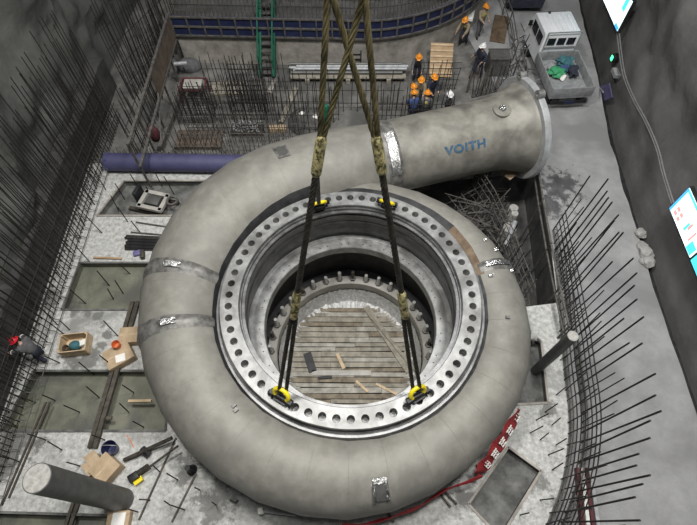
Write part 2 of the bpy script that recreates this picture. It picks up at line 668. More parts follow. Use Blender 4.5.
def on_shell(d, psi, off=0.0):      # point on the faceted shell
    rc, a = sect(d)
    p0 = PI - math.asin(min(1, HA / a))
    t = (p0 - psi) / (2 * p0)
    x = min(max((d - SECS[0]) / (SECS[1] - SECS[0]), 0), len(SECS) - 1.0001)
    i = int(x)
    return on_sec(SECS[i], t, off).lerp(on_sec(SECS[i + 1], t, off), x - i)


casing = thing('spiral_casing', 'huge grey steel spiral turbine casing with bolted ring hanging low over the pale floor', 'turbine casing', (CX, CY, 0))
NP = 40
secs = SECS
mb = MB()
vs, fs = [], []
for d in secs:
    rc, a = sect(d)
    p0 = PI - math.asin(min(1, HA / a))
    for j in range(NP + 1):
        vs.append(on_shell(d, p0 - 2 * p0 * j / NP))
for i in range(len(secs) - 1):
    for j in range(NP):
        k = i * (NP + 1) + j
        fs.append((k, k + 1, k + NP + 2, k + NP + 1))
mb.add(vs, fs)
part('spiral_shell', mb, M['steel'], casing, ang=9)
# mitre seams: a thin weld bead where the plate courses meet
for d in secs[1:-1]:
    rc, a = sect(d)
    p0 = PI - math.asin(min(1, HA / a))
    pts = [on_shell(d, p0 - (p0 + .9) * j / 22, .0) for j in range(23)]
    part('weld_seam', MB().tube(pts, .006, 5), M['steel'], casing)
# three heavy ground joints
for d, w0, w1, off in ((171, 2.45, .05, .03), (190.5, 2.45, .05, .03), (375, 2.0, .3, .03)):
    m2 = MB()
    vs, fs = [], []
    n = 26
    for j in range(n + 1):
        w = w0 + (w1 - w0) * j / n
        for k, dd in enumerate((-2.6, -1.6, -.5, .5, 1.6, 2.6)):
            hh = (0.004, .025, .055, .055, .025, .004)[k] + .012 * noise.noise(Vector((j * .8, k * 1.3, d)))
            wob = .35 * noise.noise(Vector((j * .35, d, 0)))
            vs.append(on_shell(d + dd * .95 + wob, w, hh))
    for j in range(n):
        for k in range(5):
            i0 = j * 6 + k
            fs.append((i0, i0 + 1, i0 + 7, i0 + 6))
    m2.add(vs, fs)
    part('closing_joint', m2, M['weld'], casing, label='dark ground closing joint across the shell', ang=60)
    m2 = MB()
    vs, fs = [], []
    sp = (1.3, 1.62) if d < 300 else (.75, 1.75)
    for j in range(13):
        w = sp[0] + (sp[1] - sp[0]) * j / 12
        for k in range(5):
            vs.append(on_shell(d + (k - 2) * .5, w + .04 * math.sin(k * 2 + j), .10 + .02 * noise.noise(Vector((j * 1.3, k * 1.9, d)))))
    for j in range(12):
        for k in range(4):
            i0 = j * 5 + k
            fs.append((i0, i0 + 1, i0 + 6, i0 + 5))
    m2.add(vs, fs)
    part('foil_wrap', m2, M['foil'], casing, label='shiny foil taped over a joint', ang=20)

# inlet pipe, straight, leaving the spiral to the right and back
rc0, ai = sect(106)
A0 = Vector((CX + rc0 * math.cos(R(106)), CY + rc0 * math.sin(R(106)), ZC))
AX = Vector((math.sin(R(106)), -math.cos(R(106)), 0))
AN = Vector((-AX.y, AX.x, 0))


def on_pipe(s, psi, r):        # psi from the horizontal, front side = pi
    return A0 + AX * s + AN * (r * math.cos(psi)) + Vector((0, 0, r * math.sin(psi)))


def pipe_surf(mb, prof, n=64):
    vs, fs = [], []
    k = len(prof)
    for pr in prof:
        sft = pr[2] if len(pr) > 2 else 0.0
        for j in range(n):
            vs.append(on_pipe(pr[0], 2 * PI * j / n, pr[1]) + AN * sft + Vector((0, 0, sft * .4)))
    for i in range(k - 1):
        for j in range(n):
            fs.append((i * n + j, i * n + (j + 1) % n, (i + 1) * n + (j + 1) % n, (i + 1) * n + j))
    mb.add(vs, fs)


PR = 1.33
SJ = 2.9
SE = 8.42
A0 += AN * .20 + Vector((0, 0, .08))
mb = MB()
pipe_surf(mb, [(-.05, ai, -.20), (SJ * .5, ai - .1, -.1), (SJ, PR - .03, 0)])
part('spiral_shell', mb, M['steel'], casing)
inl = MB()
pipe_surf(inl, [(SJ, PR - .2), (SJ, PR), (SJ + .02, PR + .015), (5.9, PR + .02), (SE - 1.25, PR + .04), (SE - .85, PR + .11), (SE - .45, PR + .24), (SE, PR + .42), (SE, PR + .32), (SE - .5, PR + .1), (SE - 1.2, PR - .05), (SJ + .1, PR - .05)])
inlet = part('inlet_pipe', inl, M['pipe'], casing)
mb = MB()
pipe_surf(mb, [(SE - .08, PR + .35), (SE - .08, PR + .60), (SE - .05, PR + .63), (SE + .14, PR + .63), (SE + .16, PR + .60), (SE + .16, PR + .22), (SE - .05, PR + .2)])
fl = part('inlet_flange', mb, M['flange'], inlet, label='machined end flange of the inlet pipe')
mb = MB()
pipe_surf(mb, [(SJ - .22, PR + .005), (SJ - .10, PR + .05), (SJ + .12, PR + .06), (SJ + .28, PR + .03), (SJ + .34, PR + .01)])
part('weld_seam', mb, M['weld'], inlet, label='shiny ground seam where pipe meets spiral')
vs, fs = [], []
mb = MB()
for j in range(15):
    w = PI / 2 + .05 + 1.15 * j / 14
    for k in range(4):
        vs.append(on_pipe(SJ - .12 + k * .11, w, PR + .09 + .04 * noise.noise(Vector((j, k * 1.7, 3)))))
for j in range(14):
    for k in range(3):
        i0 = j * 4 + k
        fs.append((i0, i0 + 1, i0 + 5, i0 + 4))
mb.add(vs, fs)
part('foil_wrap', mb, M['foil'], inlet, ang=20, label='shiny foil strip over the pipe seam')
# round boss on the pipe near the flange
b0 = on_pipe(7.25, R(96), PR + .04)


def frame_m(p, nrm, xdir):
    nrm = nrm.normalized()
    x = (xdir - nrm * xdir.dot(nrm)).normalized()
    y = nrm.cross(x)
    m = Matrix((x, y, nrm)).transposed().to_4x4()
    m.translation = p
    return m


nrm = (b0 - (A0 + AX * 7.25))
mb = MB()
mb.M = frame_m(b0, nrm, AX)
mb.lathe([(.0001, .09), (.26, .09), (.33, .06), (.34, -.08)], n=28)
part('boss', mb, M['pipe'], inlet)
mb = MB()
mb.M = frame_m(b0, nrm, AX)
mb.lathe([(.0001, .17), (.10, .16), (.15, .09), (.16, .05)], n=10)
part('boss_plug', mb, M['foil'], inlet)
# lugs on the flange
for w in (R(100), R(62)):
    p = on_pipe(SE + .02, w, PR + .66)
    m2 = MB()
    m2.M = frame_m(p, AX, Vector((0, 0, 1)))
    m2.lathe([(.06, -.12), (.16, -.12), (.16, .12), (.06, .12)], n=20, closed=True)
    part('flange_lug', m2, M['ring'], fl)
# small plates and tabs welded on the shell


def shell_patch(name, d0, d1, w0, w1, m, off=.03, lab=None, mag=.0):
    mb = MB()
    vs, fs = [], []
    for i in range(9):
        for j in range(9):
            vs.append(on_shell(d0 + (d1 - d0) * i / 8, w0 + (w1 - w0) * j / 8, off + mag * noise.noise(Vector((i * .9, j * .9, d0)))))
    for i in range(8):
        for j in range(8):
            k = i * 9 + j
            fs.append((k, k + 1, k + 10, k + 9))
    mb.add(vs, fs)
    return part(name, mb, m, casing, label=lab, ang=20)


shell_patch('cover_plate', 112, 116.5, 1.25, 1.62, M['weld'], .03, 'square grey patch plate on the spiral')
shell_patch('cover_plate', 112.7, 115.8, 1.31, 1.56, M['colpipe'], .045, 'darker middle of the patch plate')
shell_patch('cover_plate', 276.5, 279.5, .75, 1.2, M['colpipe'], .05, 'dark plate welded on the near side of the spiral')
shell_patch('foil_wrap', 276, 280.2, 1.18, 1.32, M['foil'], .07, 'crumpled foil along the plate edge', .05)
shell_patch('foil_wrap', 275.7, 276.7, .72, 1.2, M['foil'], .07, 'crumpled foil beside the plate', .05)
shell_patch('foil_wrap', 279.3, 280.1, .74, 1.2, M['foil'], .07, 'crumpled foil beside the plate', .05)
for d, w in ((228, 1.9), (226.3, 1.95), (381, 1.0), (372, .8), (370, 1.75), (352, 1.55), (386, 1.2)):
    p = on_shell(d, w, .03)
    part('shell_tab', MB().box(p, (.12, .09, .08), R(d)), M['foil'] if d > 360 else M['weld'], casing)
# support legs under the casing
for d in range(130, 430, 30):
    rc, a = sect(d)
    x, y = CX + rc * math.cos(R(d)), CY + rc * math.sin(R(d))
    h = ZC - a + .05
    m2 = MB().box((x, y, h / 2), (.5, .5, h), R(d))
    part('support_leg', m2, M['channel'], casing)
for s in (4.5, 7.2):
    p = A0 + AX * s
    m2 = MB().box((p.x, p.y, .24), (.6, 1.2, .48), R(16))
    part('support_leg', m2, M['channel'], casing)

# ---- stay ring
stay = MB()
C3 = (CX, CY, 0)
stay.lathe([(3.775, 2.83), (3.785, 2.78), (3.785, 2.52), (3.86, 2.50), (3.87, 2.56), (3.93, 2.56), (3.96, 2.50), (3.98, 2.37), (4.02, 2.28), (3.12, 2.28), (3.12, 2.42), (3.17, 2.42), (3.17, 2.53),
            (3.11, 2.53), (3.11, 2.60), (3.20, 2.60), (3.20, 2.70), (3.25, 2.70), (3.25, 2.84)], C3, 144)
ring = part('stay_ring', stay, M['ring_dark'], casing, ang=25, label='stepped dark steel stay ring inside the spiral')
# lower ring
lw = MB()
lw.lathe([(4.05, 1.02), (3.55, 1.02), (3.14, .98), (3.14, .96), (2.79, .96), (2.77, .94), (2.77, .62), (3.35, .60), (4.05, .9)], C3, 144, closed=True)
lring = part('lower_ring', lw, M['ring'], casing, ang=25, label='bright lower flange seen through the ring')
for i in range(72):
    w = 2 * PI * i / 72 + .02
    if i % 3 < 2:
        part('screw', MB().lathe([(.0001, .012), (.022, .01), (.024, 0)], (CX + 2.93 * math.cos(w), CY + 2.93 * math.sin(w), .955), 8), M['black'], lring)
mb = MB()
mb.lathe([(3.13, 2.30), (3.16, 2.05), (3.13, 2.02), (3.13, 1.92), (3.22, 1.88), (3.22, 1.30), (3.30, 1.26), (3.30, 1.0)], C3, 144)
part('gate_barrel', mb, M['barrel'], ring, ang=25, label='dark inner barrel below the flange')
# bolted flange with real holes
NB = 60
RB = 3.53
HR = .098
skip = {}
mb = MB()
vs, fs = [], []
RI, RX = 3.25, 3.77
shk_w = [math.atan2(at(281, 398, 3.1).y - CY, at(281, 398, 3.1).x - CX), math.atan2(at(418, 396, 3.1).y - CY, at(418, 396, 3.1).x - CX)]
NH = 16
for i in range(NB):
    w0 = 2 * PI * i / NB
    dw = PI / NB
    hole = []
    for j in range(NH):
        t = 2 * PI * j / NH
        hole.append((RB + HR * math.cos(t), w0 + HR * math.sin(t) / RB, math.cos(t), math.sin(t)))
    base = len(vs)
    for r, w, c, s in hole:          # outline point on the sector border, bevelled hole rim, hole wall, floor
        k = 1 / max(abs(c), abs(s))
        x, y = c * k, s * k
        ro_ = RB + (RX - RB if x > 0 else RB - RI) * x
        wo = w0 + dw * y
        vs.append((CX + ro_ * math.cos(wo), CY + ro_ * math.sin(wo), ZR))
        r2 = RB + (r - RB) * 1.12
        w2 = w0 + (w - w0) * 1.12
        vs.append((CX + r2 * math.cos(w2), CY + r2 * math.sin(w2), ZR))
        vs.append((CX + r * math.cos(w), CY + r * math.sin(w), ZR - .02))
        vs.append((CX + r * math.cos(w), CY + r * math.sin(w), ZR - .34))
    for j in range(NH):
        a = base + j * 4
        b = base + ((j + 1) % NH) * 4
        for q2 in range(3):
            fs.append((a + q2, b + q2, b + q2 + 1, a + q2 + 1))
    fs.append(tuple(base + j * 4 + 3 for j in range(NH)))
mb.add(vs, fs)
mb.lathe([(RX, ZR), (RX + .02, ZR - .02), (RX + .02, ZR - .1)], C3, 144)
mb.lathe([(RI, ZR), (3.235, ZR - .015), (3.235, ZR - .06)], C3, 144)
flange = part('bolt_flange', mb, M['ring'], ring, ang=30, label='bright bolted flange drilled with sixty holes')
# dark band where the shell meets the ring, rusty on one stretch
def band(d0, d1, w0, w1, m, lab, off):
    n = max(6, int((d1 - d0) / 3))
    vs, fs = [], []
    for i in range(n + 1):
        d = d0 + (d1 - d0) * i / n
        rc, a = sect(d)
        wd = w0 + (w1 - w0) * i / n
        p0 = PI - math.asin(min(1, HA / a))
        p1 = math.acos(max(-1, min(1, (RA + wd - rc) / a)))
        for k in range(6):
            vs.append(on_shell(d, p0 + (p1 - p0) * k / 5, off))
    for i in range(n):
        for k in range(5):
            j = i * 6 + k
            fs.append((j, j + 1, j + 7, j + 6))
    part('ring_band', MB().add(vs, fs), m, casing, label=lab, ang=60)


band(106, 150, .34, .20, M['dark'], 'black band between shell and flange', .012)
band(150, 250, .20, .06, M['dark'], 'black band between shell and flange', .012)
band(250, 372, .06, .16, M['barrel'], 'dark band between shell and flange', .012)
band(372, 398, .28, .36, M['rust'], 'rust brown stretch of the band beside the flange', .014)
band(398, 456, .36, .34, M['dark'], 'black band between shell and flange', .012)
# ---- what stands in the pit below: liner, discharge ring with studs, platform
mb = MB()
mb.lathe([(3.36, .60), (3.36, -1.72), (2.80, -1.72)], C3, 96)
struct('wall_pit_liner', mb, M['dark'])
dr = thing('discharge_ring', 'pale steel discharge ring with upright studs deep inside the casing', 'turbine ring', (CX, CY, -3.1))
mb = MB()
mb.lathe([(3.06, -1.70), (3.04, -1.64), (2.78, -1.64), (2.72, -1.68), (2.72, -2.0), (2.78, -2.5), (2.90, -3.15), (3.05, -3.15), (3.06, -1.7)], C3, 96)
part('ring_body', mb, M['liner'], dr)
for i in range(34):
    w = 2 * PI * i / 34 + .05 + random.uniform(-.02, .02)
    x, y = CX + 2.90 * math.cos(w), CY + 2.90 * math.sin(w)
    h = random.uniform(.42, .62)
    st = part('stud', MB().lathe([(.0001, h), (.065, h), (.07, h - .03), (.07, 0)], (x, y, -1.64), 10), M['studs'] if i % 4 else M['channel'], dr)
    part('stud_nut', MB().lathe([(.07, .12), (.125, .12), (.125, 0), (.07, 0)], (x, y, -1.64), 6), M['weld'], st, world=True)
mb = MB()
mb.lathe([(2.9, -3.16), (.0001, -3.16)], C3, 64)
struct('floor_draft_tube', mb, M['dark'])
# plastic film gathered along the bottom of the ring
mb = MB()
vs, fs = [], []
n = 260
for i in range(n):
    w = 2 * PI * i / n
    for k, (rr_, z) in enumerate(((2.72, -2.15), (2.70, -2.55), (2.60, -2.93), (2.25, -3.02))):
        rr2 = rr_ - .06 * (k > 0) * random.random() - .02
        vs.append((CX + rr2 * math.cos(w), CY + rr2 * math.sin(w), z + .14 * (random.random() - .5) * (k != 3)))
for i in range(n):
    for k in range(3):
        a = i * 4 + k
        b = ((i + 1) % n) * 4 + k
        fs.append((a, b, b + 1, a + 1))
mb.add(vs, fs)
solo('plastic_sheet', mb, M['film'], 'crumpled pale plastic film round the edge of the plank platform', 'plastic sheet', ang=10)
plat = thing('plank_platform', 'weathered plank platform filling the bottom of the casing', 'platform', (CX, CY, -3.0))
random.seed(11)
y = -2.35
while y < 2.05:
    wd = random.uniform(.17, .24)
    hw = math.sqrt(max(.1, 2.62 ** 2 - max(abs(y), abs(y + wd)) ** 2))
    brk = random.uniform(-1.2, 1.2)
    sk = R(random.uniform(-.8, .8))
    for a, b in ((-hw, brk), (brk + .012, hw)):
        part('plank', MB().box((CX + (a + b) / 2, CY + y + wd / 2, -2.96 + random.uniform(-.012, .012)), (b - a, wd - .03, .05), sk), M[random.choice(('plank', 'plank', 'plank_grey', 'plank_brown'))], plat)
    y += wd
# loose boards on the platform


def board(p, q2, w, th, m, z, name, label, cat='board', group=None):
    a, b = at(*p, z), at(*q2, z)
    mb = MB()
    mb.bar(a + Vector((0, 0, th / 2)), b + Vector((0, 0, th / 2)), w, th)
    return solo(name, mb, m, label, cat, group)


board((366, 307), (409, 372), .27, .05, M['plank'], -2.92, 'plank', 'long diagonal plank lying across the platform on its right')
board((372, 318), (416, 372), .12, .05, M['plank'], -2.86, 'plank', 'narrow batten beside the long diagonal plank')
board((307, 353), (313, 372), .32, .03, M['dark'], -2.92, 'board', 'black board lying on the plank platform')
board((337, 354), (344, 369), .13, .06, M['timber'], -2.92, 'wood_block', 'short pale timber offcut on the plank platform', 'offcut')
board((312, 373), (371, 373), .20, .03, M['liner'], -2.92, 'board', 'long pale grey board on the plank platform')
board((318, 378), (332, 377), .10, .05, M['dark'], -2.88, 'board', 'small dark strip beside the pale grey board')
board((376, 384), (404, 398), .09, .04, M['timber'], -2.92, 'batten', 'thin pale batten near the right front of the platform', 'batten')
board((356, 381), (368, 392), .10, .04, M['timber'], -2.92, 'batten', 'short pale batten beside the pale grey board', 'batten')
p = at(363, 302, -.74)

# ------------------------------------------------------------------ VOITH stencil, bent round the pipe
cu = bpy.data.curves.new('stencil', 'FONT')
cu.body = 'VOITH'
cu.size = 1.0
cu.space_character = 1.12
cu.offset = .035
cu.resolution_u = 4
to = bpy.data.objects.new('stencil', cu)
COL.objects.link(to)
deps = bpy.context.evaluated_depsgraph_get()
tm = bpy.data.meshes.new_from_object(to.evaluated_get(deps))
bpy.data.objects.remove(to)
bm = bmesh.new()
bm.from_mesh(tm)
bmesh.ops.triangulate(bm, faces=bm.faces[:])
for _ in range(2):
    bmesh.ops.subdivide_edges(bm, edges=[e for e in bm.edges if e.calc_length() > .12], cuts=1)
xs = [v.co.x for v in bm.verts]
ys = [v.co.y for v in bm.verts]
x0, x1, y0, y1 = min(xs), max(xs), min(ys), max(ys)
SL0, SL1 = 4.78, 6.34
for v in bm.verts:
    fx = (v.co.x - x0) / (x1 - x0)
    fy = (v.co.y - y0) / (y1 - y0)
    v.co = on_pipe(SL0 + (SL1 - SL0) * fx, R(146) - R(13) * fy, PR + .045) - wloc(inlet)
bm.to_mesh(tm)
bm.free()
o = link('stencil_lettering', tm, M['voith'], inlet)
o['label'] = 'faded blue stencil letters on the inlet pipe'

# ------------------------------------------------------------------ slings
APX = Vector((0.0, 6.25, 12.1))


def strand_rope(mb, a, b, r, lay=.55, n=6):
    a, b = Vector(a), Vector(b)
    d = b - a
    L = d.length
    t = d.normalized()
    x = t.orthogonal().normalized()
    y = t.cross(x)
    k = max(6, int(L / lay * 9))
    for s in range(n):
        pts = []
        for i in range(k + 1):
            w = 2 * PI * (i / k * L / lay + s / n)
            pts.append(a + d * (i / k) + (x * math.cos(w) + y * math.sin(w)) * r * .62)
        mb.tube(pts, r * (.36 if n == 6 else .40), 6)
    mb.tube([a, b], r * .55, 6)


def img_v(p):
    d = p - Vector((0, 0, H))
    f = d.y * C60 - d.z * S60
    return 262.5 - F * (d.y * S60 + d.z * C60) / f


def at_v(a, b, v):
    lo, hi = 0.0, 1.0
    for _ in range(40):
        m_ = (lo + hi) / 2
        if img_v(a.lerp(b, m_)) > v:
            lo = m_
        else:
            hi = m_
    return a.lerp(b, lo)


def ferrule(mb, a, b, r):
    pts = [a.lerp(b, t) for t in (0, .06, .14, .86, .94, 1)]
    mb.tube(pts, [r * .72, r * .95, r, r, r * .95, r * .72], 12)


def shackle(p, up, label):
    side = Vector((0, 0, 1)).cross(Vector((p.x - CX, p.y - CY, 0))).normalized()
    up = up.normalized()
    s = thing('shackle', label, 'shackle', Vector((p.x, p.y, ZR)), group='lifting shackles on the flange')
    pts = []
    c = p + Vector((0, 0, .02))
    for i in range(17):
        w = -.55 + (PI + 1.1) * i / 16
        pts.append(c + side * (.21 * math.cos(w)) + up * (.15 + .21 * math.sin(w)))
    part('bow', MB().tube(pts, .06, 10), M['yellow'], s)
    part('pin', MB().tube([c - side * .30, c + side * .30], .062, 10), M['black'], s)
    for sg in (-1, 1):
        part('pin_nut', MB().tube([c + side * sg * .21, c + side * sg * .33], .10, 6), M['black'], s)
    part('eye_plate', MB().box((p.x, p.y, ZR + .07), (.34, .22, .14), math.atan2(side.y, side.x)), M['black'], s)
    return c + up * .34


slings = []
for nm, front, rear, A, B, side_txt, vt, vb in (
        ('l', (281, 398), (319, 204), (332, -85), (387, -85), 'left', 136, 176),
        ('r', (418, 396), (387, 203), (308, -85), (357, -85), 'right', 136, 174)):
    fp = at(*front, ZR + .2)
    rp = at(*rear, ZR + .2)
    up = (APX - fp)
    top = shackle(fp, up, 'yellow and black shackle on the near rim below the %s wire rope' % side_txt)
    sl = thing('wire_rope_sling', '%s of the two thick wire rope slings hanging over the casing' % side_txt, 'wire rope', top, group='wire rope slings')
    f0 = at_v(top, APX, 318)
    f1 = at_v(top, APX, 292)
    u0 = at_v(top, APX, vb)
    u1 = at_v(top, APX, vt)
    sx = Vector((1, 0, 0))
    # eye round the shackle: two legs and a bight
    mb = MB()
    strand_rope(mb, top - sx * .09 - Vector((0, 0, .08)), f0 - sx * .05, .056)
    strand_rope(mb, top + sx * .09 - Vector((0, 0, .08)), f0 + sx * .05, .056)
    mb.tube([top + sx * (.09 * math.cos(w)) + Vector((0, 0, -.08 + .09 * math.sin(w))) for w in [PI + PI * i / 8 for i in range(9)]], .06, 8)
    part('lower_eye', mb, M['rope_dark'], sl, label='dark greased lower eye of the sling')
    mb = MB()
    ferrule(mb, f0, f1, .095)
    part('ferrule', mb, M['ferrule'], sl, label='yellowish taped ferrule')
    mb = MB()
    strand_rope(mb, f1, u0, .066)
    part('rope_body', mb, M['rope_dark'], sl)
    mb = MB()
    ferrule(mb, u0, u1, .092)
    part('ferrule', mb, M['ferrule'], sl, label='yellowish taped ferrule')
    # rear leg to the far rim
    rtop = shackle(rp, u0 - rp, 'small looking yellow shackle on the far rim behind the %s wire rope' % side_txt)
    mb = MB()
    strand_rope(mb, u0 + Vector((0, .06, 0)), rtop, .065)
    part('rope_body', mb, M['rope_dark'], sl)
    # upper eye: two legs up to the hook
    for q2 in (A, B):
        e = aty(*q2, 6.25)
        mb = MB()
        sgn = -1 if q2 is A else 1
        strand_rope(mb, u1 + sx * .03 * sgn, e, .050, .8, 5)
        part('upper_eye_leg', mb, M['rope'], sl)
# the hook the slings hang from, above the view
hk = thing('crane_hook', 'dark double crane hook the wire rope slings hang from', 'hook', (0, 6.25, 12.75))
mb = MB()
for s in (-1, 1):
    mb.tube([(s * .05, 6.25, 13.6), (s * .14, 6.25, 13.0), (s * .30, 6.25, 12.72), (s * .52, 6.25, 12.78), (s * .60, 6.25, 13.05)], [.16, .15, .13, .11, .06], 12)
part('hook_horns', mb, M['black'], hk)
mb = MB()
mb.tube([(0, 6.25, 13.4), (0, 6.25, 19)], .15, 12)
part('hook_shank', mb, M['black'], hk)

# ------------------------------------------------------------------ rebar
def vbar(parent, x, y, z0, z1, r=.018, lean=(0, 0), m=None, n=5):
    return part('vertical_bar', MB().tube([(x, y, z0), (x + lean[0], y + lean[1], z1)], r, n), m or M['rebar'], parent)


def hbar(parent, pts, r=.016, m=None):
    return part('horizontal_bar', MB().tube(pts, r, 5), m or M['rebar'], parent)


# curved mat on the right between floor and road: two rows
random.seed(21)
for row, off, lab in ((0, 0.0, 'curved rebar mat along the road, the row nearer the casing'), (1, .42, 'curved rebar mat along the road, the row nearer the road')):
    line = [Vector((p.x + off * min(1, max(.25, (10.5 - p.y) / 5)), p.y, 0)) for p in cage_s if -.6 < p.y < (10.4 if row else 9.4)]
    t = thing('rebar_mat', lab, 'rebar', line[len(line) // 2], group=None)
    pts = along([(p.x, p.y) for p in line], .30 if row else .34)
    for i, (p, d) in enumerate(pts):
        if row:
            h = random.choice((4.1, 4.3, 3.9, 2.6, 3.3, 4.2))
        else:
            h = random.choice((1.6, 2.2, 2.9, 1.9, 3.0))
        if p.y > 9.5:
            h *= .75
        vbar(t, p.x + random.uniform(-.04, .04), p.y, 0, h, .025 if h > 3.2 else .018, (random.uniform(-.12, .12), random.uniform(-.12, .12)))
    for z in ((.12, .38, .66, .95, 1.25) if not row else (.12, .42, .72, 1.02, 1.3)):
        hbar(t, [p + Vector((0, 0, z)) for p in line[::3]] + [line[-1] + Vector((0, 0, z))], .02, M['rebar_grey'] if z < .5 else None)
# bars bundled inside the right pit and scaffold around it
random.seed(5)
t = thing('rebar_mat', 'dark tangled rebar cage in the pit under the inlet pipe', 'rebar', at(505, 215, -1.9))
lA = [at(470, 180), at(486, 205), at(500, 236), at(512, 268), at(524, 300)]
lA = [Vector((p.x, p.y, 0)) for p in lA]
for p, d in along([(p.x, p.y) for p in lA], .19):
    vbar(t, p.x + .1, p.y, -1.9, random.uniform(.5, 1.3), .018, (random.uniform(-.1, .1), random.uniform(-.1, .1)), M['rebar_grey'])
for z in (-1.2, -.7, -.2, .25, .6, .95):
    hbar(t, [p + Vector((.1, 0, z)) for p in lA], .018, M['rebar_grey'])
for i in range(24):
    y = 7.4 + i * .25
    xa = max(4.2, 6.0 - .33 * (y - 7.2) * .95)
    hbar(t, [(xa, y, -.9 + .05 * (i % 3)), (6.75, y + random.uniform(-.1, .1), -.85)], .02, M['rebar_grey'] if i % 3 else None)
for i in range(9):
    hbar(t, [(4.6 + i * .26, 12.6 - i * .1, -.8 + .02 * i), (5.6 + i * .14, 7.6, -.82)], .018, M['rebar_grey'])
for i in range(34):
    hbar(t, [(random.uniform(3.6, 5.0), random.uniform(9.5, 12.5), random.uniform(-1.2, .3)), (random.uniform(5.2, 6.7), random.uniform(8.5, 12.8), random.uniform(-1.2, .3))], .022, M['rebar_grey'])
for i in range(34):
    x, y = random.uniform(4.0, 6.8), random.uniform(8.0, 12.9)
    vbar(t, x, y, -1.9, random.uniform(-.2, .9), .018, (random.uniform(-.3, .3), random.uniform(-.3, .3)))
# steel rail along the pit edge
t = thing('guard_rail', 'grey double pipe rail along the road edge of the dark pit', 'rail', at(538, 230))
lr = [at(527, 172), at(533, 215), at(540, 258), at(548, 300), at(556, 338)]
for z in (.55, 1.0):
    part('rail', MB().tube([p + Vector((.05, 0, z)) for p in lr], .04, 8), M['rebar_grey'], t)
for p in lr:
    part('post', MB().tube([p + Vector((.05, 0, -1.9 if p.y > 7.3 else 0)), p + Vector((.05, 0, 1.08))], .035, 8), M['rebar_grey'], t)
# round pieces in the pit
for i, (u, v, r, lab) in enumerate(((514, 207.5, .19, 'white disc on a stack in the dark pit, farther of the pair'), (515, 213, .15, 'small white disc touching the farther disc in the dark pit'),
                                    (510, 227.5, .27, 'largest white disc, nearest the casing in the dark pit'))):
    p = at(u, v, -.6)
    mb = MB().lathe([(.0001, 1.3), (r * .93, 1.3), (r, 1.27), (r, 0), (.0001, 0)], (p.x, p.y, -1.9), 24)
    solo('concrete_plug', mb, M['colcap'], lab, 'pipe end', 'pale round pipe ends in the pit')
p = at(494, 181, -1.2)
solo('steel_ring', MB().lathe([(.28, 0), (.36, 0), (.36, 1.2), (.28, 1.2)], (p.x, p.y, -1.9), 24, closed=True), M['channel'], 'dark open steel ring in the pit under the inlet pipe', 'ring')
a, b = at(505, 170, .4), at(514, 177, .4)
solo('board', MB().bar(a, b, .5, .04), M['card'], 'light brown board below the inlet pipe beside the dark pit', 'board')
a, b = at(505, 246, -.4), at(515, 222, -.4)
solo('pipe_piece', MB().tube([a + Vector((0, 0, 0)), b], .10, 10), M['silver'], 'grey pipe lying across the dark pit', 'pipe')

# mats in front of the left rock wall
random.seed(31)
for row, X, st_, h0, h1, lab in ((0, -10.2, .20, 4.0, 4.9, 'tall rebar mat before the rock wall, the row beside the pale floor'),
                                (1, -10.6, .24, 4.4, 5.4, 'tall rebar mat close against the rock wall behind the other row')):
    t = thing('rebar_mat', lab, 'rebar', (X, 7, 0))
    y = .2 + row * .11
    i = 0
    while y < 16.5:
        vbar(t, X + random.uniform(-.03, .03), y, 0, random.uniform(h0, h1), .017, (random.uniform(-.12, .12), random.uniform(-.15, .15)))
        y += st_ * random.uniform(.8, 1.2)
    for z in ((.15, .45, .8, 1.2, 1.7) if row == 0 else (.3, 1.0, 1.8, 2.6)):
        hbar(t, [(X + .03, .1, z), (X + .03, 8, z + random.uniform(-.03, .03)), (X + .03, 16.5, z)], .017)
    if row == 0:
        for k in range(34):
            yy = .3 + k * .42
            hbar(t, [(X, yy, .3), (X + .30, yy, .12)], .014, M['rebar_grey'])
        hbar(t, [(X + .3, .1, .12), (X + .3, 14, .12)], .016, M['rebar_grey'])
# starter bars in the floor
random.seed(41)
GS = 'short leaning rebar stub standing in the pale floor'
stub_px = [(98, 183), (106, 190), (122, 195), (116, 207), (138, 186), (149, 193), (160, 182), (172, 190), (95, 205), (88, 190), (85, 226), (102, 233), (128, 222), (78, 238), (70, 252), (90, 262), (140, 232),
           (106, 282), (120, 290), (127, 270), (110, 296), (82, 300), (60, 275), (55, 295), (40, 310), (35, 335), (58, 325), (64, 334), (70, 330), (118, 336), (112, 365), (60, 363), (30, 400),
           (25, 378), (50, 398), (90, 372), (95, 395), (75, 410), (125, 410), (105, 440), (130, 390), (10, 412), (12, 425), (20, 462), (62, 450), (80, 466), (46, 440), (140, 425), (150, 500), (160, 472),
           (170, 505), (185, 510), (200, 490), (178, 480), (216, 505), (138, 512), (560, 360), (556, 395), (552, 425), (545, 412), (536, 420), (540, 440), (548, 455), (556, 445), (552, 470), (530, 433), (520, 515), (540, 500)]
for u, v in stub_px:
    p = at(u, v)
    if any(geometry.intersect_point_tri_2d(Vector((p.x, p.y)), *(Vector(P2(*px[i])) for i in ix)) for px, dp, mm in rec_px.values() for ix in ((0, 1, 2), (0, 2, 3))):
        p.z = -.3
    l = random.uniform(.7, 1.15)
    mb = MB().tube([p, p + Vector((random.uniform(-.1, .1), random.uniform(-.05, .1), l))], .019, 5)
    solo('rebar_stub', mb, M['rebar'], GS, 'rebar', 'rebar stubs in the pale floor', base=p)

